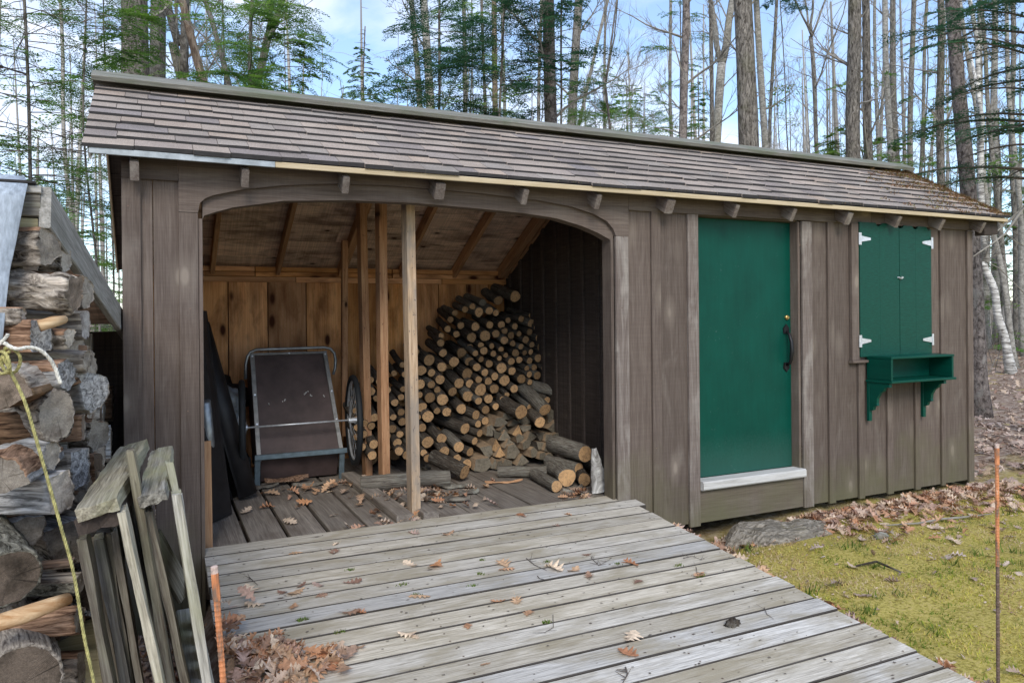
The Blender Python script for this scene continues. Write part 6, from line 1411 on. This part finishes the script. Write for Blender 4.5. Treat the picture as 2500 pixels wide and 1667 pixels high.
def bare(label, pb, pt, w_px, depth, H=13, mat='grey', z0=3.0, nb=14, seed=0, group=None, reach=1.6, lean=.9, fork=None, name='bare_tree', wob=.05, twmat=None, dens=1.0, taper=.55, moss=False, sides=12):
    if fork: H = at(*fork[0][0], depth=depth).z+.02; taper = max(taper, .85)
    rs = np.random.RandomState(seed+100); base, top, r = trunk_line(pb, pt, depth, w_px, H)
    t = thing(name, label, 'tree', tuple(base), group); pts, rad = make_trunk(t, base, top, r, TB[mat], rs, wob=wob, taper=taper, sides=sides)
    B = MB()
    def limb(p, d, L_, r0, lev):
        n = 5; P = [p]; 
        for k in range(n): d = (d+Vector(rs.uniform(-.22, .22, 3))+Vector((0, 0, .05))).normalized(); P.append(P[-1]+d*L_/n)
        B.tube(P, [r0*(1-.75*k/n) for k in range(n+1)], 4 if r0 > .012 else 3, cap=False)
        if lev > 0:
            for _ in range(int((5 if lev > 1 else 7)*dens)):
                u = rs.uniform(.2, 1)*n; k = min(n-1, int(u)); s_ = lerp(P[k], P[k+1], u-k); e = (P[k+1]-P[k]).normalized(); q = (e*.9+Vector(rs.uniform(-1, 1, 3))*.75+Vector((0, 0, .2))).normalized()
                limb(s_, q, L_*rs.uniform(.3, .55), r0*.45*(1-.5*u/n)+.0015, lev-1)
    nb = int(nb*1.35)
    for i in range(nb):
        z = z0+(H*.97-z0)*((i+rs.uniform(0, 1))/nb)**1.1; p, rr = along(pts, rad, z); a = rs.uniform(0, 6.283); f = (z-z0)/(H-z0)
        limb(p, Vector((math.cos(a), math.sin(a), lean*rs.uniform(.5, 1.3))).normalized(), reach*rs.uniform(.45, 1.1)*(1-.35*f), min(rr*.4, .035)*rs.uniform(.4, 1), 2)
    if fork:
        for (x0, y0), (x1, y1), w_ in fork:
            a, b = at(x0, y0, depth=depth), at(x1, y1, depth=depth); d = b-a; rr = w_/2/F*depth; P = [a, a+d*.33+Vector((rs.uniform(-.05, .05), 0, 0)), a+d*.66, b, b+d*.6+Vector((0, rs.uniform(-.4, .4), .2)), b+d*1.3+Vector((rs.uniform(-.3, .3), 0, .5))]
            m_ = MB(); m_.tube(P, [rr, rr*.95, rr*.9, rr*.85, rr*.6, rr*.3], 8, jitter=.04); m_.build('limb', TB[mat], t, True)
            for _ in range(5): k = rs.randint(1, 5); limb(P[k], (d.normalized()+Vector(rs.uniform(-.8, .8, 3))).normalized(), reach*rs.uniform(.3, .7), rr*.25, 1)
    B.build('crown', twmat or M_twigP, t); return t
sd_ = 0
def S():
    global sd_; sd_ += 1; return sd_
# --- trunks behind the shed, left to right (base at the roof line, top of the picture, width, distance)
bare('massive dark ridged trunk at the left, rising behind the shed ridge', (330, 213), (327, 0), 72, 11.5, mat='dark', nb=8, z0=5.5, seed=S(), sides=20)
bare('grey lichen-spotted trunk pressed close behind the massive dark one', (388, 215), (385, 0), 44, 13.5, mat='grey', nb=8, z0=6, seed=S(), sides=16)
bare('mossy curved trunk forking upward right of the massive pair', (461, 230), (431, 95), 25, 12.5, mat='grey', nb=3, z0=5, seed=S(), H=5.2, taper=.9, fork=[((436, 110), (405, 0), 20), ((449, 182), (453, 0), 21)], moss=True)
bare('reddish mossy trunk leaning left beside the curved forking one', (503, 232), (468, 90), 26, 12, mat='rust', nb=5, z0=5, seed=S(), H=9)
bare('thin pale crooked trunk at the far left seen through hemlock sprays', (172, 430), (148, 60), 11, 12, mat='pale', nb=7, z0=4, seed=S(), H=9, taper=.6)
bare('first grey stem of the clump splaying behind the bright hemlock', (577, 243), (525, 90), 17, 12, mat='grey', nb=5, z0=4.6, seed=S(), H=9)
bare('mossy middle stem of the clump splaying right behind the bright hemlock', (604, 246), (655, 80), 22, 12.4, mat='grey', nb=5, z0=4.6, seed=S(), H=8, fork=[((655, 90), (690, 0), 16), ((655, 90), (660, 0), 14)])
bare('dark crooked stem at the right of the clump', (624, 248), (640, 150), 12, 11.6, mat='dark', nb=5, z0=4, seed=S(), H=8)
bare('slim pale sapling standing alone against the blue sky', (787, 262), (786, 40), 4.5, 22, mat='pale', nb=16, z0=4, seed=S(), H=9.5, taper=.3, reach=1.3)
bare('dead pole with one bent twig left of the small fir', (832, 270), (824, 100), 4, 12, mat='dark', nb=0, seed=S(), H=5.1, taper=.4)
for l_, a in (('brown-grey trunk, left one of the close pair behind the dark hemlock', ((1027, 292), (1011, 0), 17, 17, 'grey')), ('pale blotched trunk, right one of the close pair behind the dark hemlock', ((1053, 297), (1038, 0), 25, 17, 'pale')),
             ('slender mottled trunk right of the close pair', ((1140, 303), (1127, 0), 14, 19, 'grey')), ('thin dark straight trunk behind the middle of the ridge', ((1178, 308), (1177, 0), 9, 16, 'dark')), ('rust-tinged pale trunk beside the thin dark straight one', ((1209, 311), (1205, 0), 17, 18, 'rust')), ('narrow pale trunk just left of the flaky spruce trunk', ((1233, 314), (1228, 0), 10, 20, 'pale')),
             ('tall flaky dark spruce trunk above the middle of the ridge', ((1344, 325), (1346, 0), 36, 11.5, 'spruce')), ('mossy thin trunk touching the flaky spruce trunk on its left', ((1320, 322), (1320, 0), 10, 18, 'grey')), ('stout mossy grey trunk tapering upward right of the flaky spruce trunk', ((1401, 331), (1412, 0), 26, 17, 'grey')),
             ('slender leaning pale trunk between the stout mossy trunk and the forked sapling', ((1436, 200), (1478, 0), 11, 22, 'pale')), ('scaly dark trunk between the saplings and the forked pale tree', ((1668, 357), (1668, 0), 24, 13.5, 'spruce')), ('narrow dark trunk just left of the forked pale tree', ((1734, 366), (1737, 0), 12, 15, 'dark')),
             ('pale trunk hugging the right side of the broad ridged one', ((1864, 380), (1848, 0), 19, 15.5, 'pale')), ('thin wavering trunk right of the broad ridged one', ((1879, 378), (1890, 0), 10, 17, 'grey')), ('greenish thin trunk left of the scaly dark one', ((1641, 348), (1637, 0), 10, 20, 'grey')),
             ('thick grey trunk with an orange moss streak, right of centre', ((2086, 398), (2078, 0), 40, 13, 'dark')), ('brown blotchy trunk right beside the moss-streaked one', ((2123, 402), (2113, 0), 24, 13.5, 'dark')), ('slim pale trunk behind the ridge end, first right of the blotchy one', ((2150, 403), (2144, 0), 10, 21, 'pale')),
             ('pale grey trunk crossing another above the ridge end', ((2170, 404), (2160, 0), 18, 19, 'pale')), ('grey trunk leaning behind its pale neighbour at the ridge end', ((2190, 404), (2178, 0), 18, 20, 'grey')), ('mottled trunk above the roof right corner', ((2229, 430), (2230, 0), 15, 18, 'grey')), ('bent slim trunk leaning right above the roof right slope', ((2245, 438), (2262, 0), 10, 19, 'grey')),
             ('rough greyish trunk above the mossy roof end', ((2299, 455), (2296, 0), 21, 14, 'dark')), ('pale thin stem between the mottled and the rough trunk', ((2262, 440), (2290, 150), 8, 22, 'pale')),
             ('faint pale trunk high at the right behind spruce boughs', ((2400, 500), (2388, 0), 17, 24, 'pale')), ('second faint trunk at the right behind spruce boughs', ((2432, 520), (2425, 0), 20, 26, 'pale')), ('rightmost faint grey trunk at the picture edge', ((2478, 560), (2470, 0), 15, 22, 'grey'))):
    pb, pt, w_, dp, mt = a
    bare(l_, pb, pt, w_, dp, mat=mt, nb=12 if w_ < 25 else 9, z0=(2.6 if dp > 15 else 3.6), seed=S(), H=11 if dp < 15 else 14, reach=1.3 if w_ < 20 else 1.7, dens=1.0)
bare('broad ridged trunk with mossy foot, dominant right of the middle', (1825, 378), (1812, 0), 50, 12.5, mat='dark', nb=8, z0=5, seed=S(), sides=18, taper=.7)
bare('smooth pale tree forking in two above the roof', (1750, 367), (1760, 150), 21, 16, mat='pale', nb=1, z0=5, seed=S(), H=1.3+(771-150)/F*16, taper=.95, fork=[((1761, 160), (1738, 20), 14), ((1762, 160), (1788, 0), 19)])
bare('slender grey birch with a broom-like crown against the white cloud', (1998, 390), (1982, 110), 11, 17, mat='grey', nb=5, z0=5, seed=S(), H=7.6, fork=[((1982, 90), (1945, 10), 5), ((1982, 90), (1965, 0), 5), ((1982, 90), (1985, 0), 6), ((1982, 90), (2015, 0), 5), ((1990, 215), (2025, 120), 4)])
bare('dark forked sapling in the gap behind the middle of the roof', (1489, 340), (1479, 190), 7, 12, mat='dark', nb=6, z0=3.5, seed=S(), H=5, fork=[((1480, 190), (1506, 0), 5), ((1479, 200), (1500, 90), 4)], dens=1.4)
bare('grey sapling with upswept twigs left of the dark forked one', (1470, 335), (1478, 150), 9, 15, mat='grey', nb=12, z0=3.5, seed=S(), H=9, reach=1.5, lean=1.6)
for i_, (x, w_, dp) in enumerate(((1905, 5, 19), (1935, 5, 21), (1960, 4, 18), (2020, 5, 20), (2040, 4, 19), (1590, 5, 22), (1620, 4, 24), (1545, 5, 23), (1280, 5, 24), (1100, 5, 26), (960, 4, 24), (2340, 5, 22), (2205, 6, 23), (1700, 5, 22), (2270, 6, 26), (2320, 6, 24))):
    bare('spindly bare sapling with fine twigs behind the shed roof', (x, 380), (x+rng.integers(-18, 18), 120), w_, dp, mat='grey', nb=16, z0=2.5, seed=S(), H=6.2+rng.uniform(-1, 2.5), reach=1.2, lean=1.3, taper=.2, sides=6, group='spindly saplings behind the shed')
# right of the shed
conifer('dark flaky spruce trunk rising at the right corner of the shed', (2374, 700), (2334, 0), 40, 11.2, 11, 5.0, 9, .9, .8, 6, mat='spruce', fol=M_needleD, seed=S(), dead=10, name='spruce_tree', az=(-2.2, -.6))
bare('white birch trunk curving at the right edge', (2448, 815), (2412, 640), 19, 17, mat='birch', nb=3, z0=4, seed=S(), H=5, taper=.8, fork=[((2410, 640), (2392, 440), 17), ((2393, 450), (2386, 100), 13)], name='birch_tree')
bare('leaning grey double trunk just right of the white birch', (2466, 825), (2440, 650), 15, 18, mat='pale', nb=4, z0=4, seed=S(), H=9)
bare('grey trunk behind the leaning double trunk', (2466, 800), (2430, 430), 13, 20, mat='grey', nb=6, z0=3, seed=S(), H=11)
bare('grey trunk at the far right above the leaf litter', (2495, 790), (2478, 430), 14, 21, mat='pale', nb=6, z0=3, seed=S(), H=12)
# conifers
conifer('bright green hemlock spreading behind the left half of the roof', (610, 250), (615, 0), 12, 10.6, 9, 3.6, 6.4, 1.5, 1.1, 38, seed=S(), tone=.16, mat='dark', leaf=.04)
conifer('second bright hemlock nearer the dead pole', (700, 260), (705, 0), 8, 10.2, 5.4, 3.7, 5.3, 1.1, .3, 34, seed=S(), tone=.1, mat='dark')
conifer('sprays of a low hemlock hanging across the massive dark trunk', (432, 222), (430, 0), 9, 10.3, 8, 3.9, 5.9, 1.0, .8, 15, seed=S(), tone=.22, mat='dark', az=(2.3, 4.4))
conifer('straggly hemlock with long drooping boughs at the top left', (60, 430), (48, 0), 10, 8.8, 8.5, 2.4, 6.0, 1.7, 1.6, 50, seed=S(), tone=-.08, mat='dark', dead=40, leaf=.034, fl=.32, dens=.8, droop=.3)
conifer('thin hemlock between the rack and the shed, top lost in sprays', (225, 440), (210, 0), 6, 9.6, 8, 2.2, 5.6, .95, .95, 34, seed=S(), tone=-.02, mat='dark', dead=22, leaf=.038, fl=.32, dens=.8)
conifer('low bright hemlock glowing beyond the rack roof', (235, 720), (235, 450), 6, 13, 3.2, .6, 3.0, 1.5, .6, 34, seed=S(), tone=.3, mat='dark')
conifer('low green hemlock behind the rack at the left edge', (110, 700), (110, 450), 6, 14, 4.2, 1.0, 4.0, 1.5, .6, 30, seed=S(), tone=.05, mat='dark')
conifer('small pointed fir standing clear against the sky', (900, 290), (894, 60), 6, 12.5, 6.15, 4.1, 6.1, .85, .1, 70, seed=S(), tone=.1, mat='dark', name='fir_tree', rise=.05, fl=.3, leaf=.032)
conifer('dark hemlock masking the close pair of trunks', (1075, 300), (1080, 0), 9, 11.5, 8, 3.2, 6.4, 1.25, 1.0, 50, seed=S(), tone=.02, leaf=.042, fol=M_needleD, mat='dark')
conifer('dark hemlock spreading at the top, left of the flaky spruce trunk', (1215, 310), (1230, 0), 8, 11, 8.5, 4.3, 6.4, 1.3, 1.1, 44, seed=S(), tone=.0, leaf=.042, fol=M_needleD, mat='dark')
conifer('hemlock sprays around the flaky spruce trunk', (1360, 325), (1372, 0), 7, 11.2, 8.5, 4.4, 6.4, .9, .7, 16, seed=S(), tone=-.1, fol=M_needleD, mat='dark', dead=12)
conifer('young light hemlock between the stout mossy trunk and the saplings', (1455, 336), (1450, 190), 5, 13.5, 5.9, 4.2, 5.8, 1.4, .4, 40, seed=S(), tone=.12, mat='dark', leaf=.038)
conifer('low light green fir just above the ridge right of the saplings', (1570, 345), (1570, 240), 5, 15, 5.9, 4.2, 5.8, 1.5, .3, 46, seed=S(), tone=.25, mat='dark', leaf=.038)
conifer('narrow distant spruce behind the scaly dark trunk', (1708, 360), (1706, 175), 5, 24, 9.1, 5.5, 9.0, 1.0, .1, 80, seed=S(), tone=.15, mat='dark', name='spruce_tree', leaf=.05)
conifer('light green young fir peeping over the ridge left of the moss-streaked trunk', (2050, 393), (2050, 345), 4, 14, 4.95, 3.7, 4.85, .9, .2, 32, seed=S(), tone=.35, mat='dark')
conifer('low green fir behind the right end of the ridge', (2165, 405), (2165, 340), 4, 15, 5.0, 3.8, 4.9, 1.0, .2, 28, seed=S(), tone=.2, mat='dark')
conifer('dark spruce reaching in with heavy boughs from the right edge', (2560, 500), (2560, 0), 30, 9.5, 9, 2.9, 5.7, 1.9, 1.5, 34, seed=S(), tone=.0, fol=M_needleD, mat='spruce', name='spruce_tree', az=(1.8, 4.9), dead=14, droop=.32, rise=.22, leaf=.042)
conifer('green hemlock thicket at the right behind the birch', (2440, 600), (2440, 300), 6, 23, 7.5, 1.5, 7.2, 2.2, .6, 44, seed=S(), tone=.15, mat='dark', leaf=.08)
conifer('wispy green hemlock above the roof right corner', (2265, 440), (2265, 200), 5, 15, 6.8, 2.6, 6.4, 1.2, .4, 22, seed=S(), tone=.05, mat='dark')
conifer('tuft of needles high on the right, by the thin wavering trunk', (1925, 380), (1905, 0), 4, 15, 8.4, 7.3, 8.3, .9, .5, 9, seed=S(), tone=-.1, fol=M_needleD, mat='dark')
conifer('airy hemlock filling the gap between the thin pale trunk and the massive dark one', (262, 300), (255, 0), 5, 12.5, 8.5, 3.4, 7.2, 1.2, 1.0, 34, seed=S(), tone=.1, mat='dark', leaf=.042)
conifer('green hemlock behind the clump of splaying stems', (545, 240), (548, 0), 6, 13.5, 8.5, 4.4, 7.2, 1.3, 1.0, 34, seed=S(), tone=.2, mat='dark', leaf=.042)
conifer('soft green hemlock between the pale blotched trunk and the slender mottled one', (1150, 303), (1150, 0), 5, 15.5, 9.0, 4.4, 8.4, 1.4, 1.0, 36, seed=S(), tone=.2, mat='dark', leaf=.045)
conifer('thin hemlock veiling the trunks beside the broad ridged one', (1660, 357), (1660, 0), 5, 17, 9.0, 4.8, 8.6, 1.1, .8, 22, seed=S(), tone=.1, mat='dark', leaf=.045, dens=.8)
# bare bough crossing below the roof corner
m = MB(); m.tube([at(2530, 470, Y=1.2), at(2490, 520, Y=1.1), at(2455, 570, Y=1.0), at(2415, 600, Y=.9), at(2376, 626, Y=.8)], [.022, .017, .012, .009, .005], 7); m.tube([at(2490, 520, Y=1.1), at(2440, 560, Y=1.15), at(2410, 588, Y=1.2)], [.012, .007, .003], 5); m.tube([at(2455, 570, Y=1.0), at(2480, 590, Y=1.0), at(2520, 612, Y=1.0)], [.008, .006, .004], 5)
tag(m.build('fallen_bough', M_twigP, None, True), 'bare curved bough reaching in from the right edge below the roof corner', 'branch')
m = MB(); m.tube([at(2400, 635, Y=3), at(2440, 655, Y=3), at(2475, 690, Y=3), at(2515, 730, Y=3)], [.006, .008, .008, .01], 5)
tag(m.build('hanging_twig', M_twigP, None, True), 'thin bare twig hanging in front of the white birch at the right', 'branch')
# far woods: too many thin trunks to count
def far_woods():
    rs = np.random.RandomState(5); B = MB(); V = []; Fs = []; R = []
    for i in range(560):
        d = rs.uniform(26, 75); a = math.radians(rs.uniform(-28, 78)); x, y = CAM[0]+d*math.sin(a), CAM[1]+d*math.cos(a); g = ground_h(x, y)-.2; H = rs.uniform(5, 15); r = rs.uniform(.03, .12); l1 = rs.uniform(-.07, .07)
        B.tube([(x, y, g), (x+l1*H*.5, y, g+H*.5), (x+l1*H, y, g+H)], [r, r*.8, r*.25], 5, cap=False, rnd=rs.uniform(.3, 1))
        for k in range(rs.randint(10, 22)):
            z = g+H*rs.uniform(.2, 1); q = Vector((x+l1*(z-g), y, z)); b = rs.uniform(0, 6.28); dd = Vector((math.cos(b), math.sin(b), rs.uniform(.1, 1.3))); L_ = rs.uniform(.4, 1.8)
            B.tube([q, q+dd*L_*.5, q+dd*L_+Vector(rs.uniform(-.2, .2, 3))], [.012, .009, .003], 3, cap=False, rnd=rs.uniform(.1, .8))
    for i in range(3200):   # low brush between the trunks
        d = rs.uniform(18, 60); a = math.radians(rs.uniform(-26, 76)); x, y = CAM[0]+d*math.sin(a), CAM[1]+d*math.cos(a); g = ground_h(x, y)
        p = Vector((x, y, g)); dd = Vector((rs.uniform(-.4, .4), rs.uniform(-.4, .4), 1)); L_ = rs.uniform(.5, 2.6)
        B.tube([p, p+dd*L_*.5, p+dd*L_+Vector(rs.uniform(-.3, .3, 3))], [.01, .008, .003], 3, cap=False, rnd=rs.uniform(0, .8))
    Mf = attr_mat('far_bark', [(0, (.2, .18, .16)), (.5, (.28, .26, .235)), (1, (.38, .36, .335))], .95)
    B.build('far_woods', Mf, None, kind='stuff')
    T = Tri()
    for i in range(620):
        d = rs.uniform(20, 55); a = math.radians(rs.uniform(-26, 74)); x, y = CAM[0]+d*math.sin(a), CAM[1]+d*math.cos(a); g = ground_h(x, y); z = g+rs.uniform(.1, 1)**1.6*8.5
        for k in range(5): b = rs.uniform(0, 6.28); fronds(T, (x+rs.uniform(-.5, .5), y+rs.uniform(-.5, .5), z+rs.uniform(-.3, .3)), (math.cos(b), math.sin(b), rs.uniform(-.2, .1)), rs.uniform(.4, .9), rs, .13, 5, .15, .15)
    link('far_evergreen_brush', npmesh('far_evergreen_brush', np.concatenate(T.V), np.concatenate(T.F), M_needle, attr=np.concatenate(T.R)), kind='stuff')
far_woods()
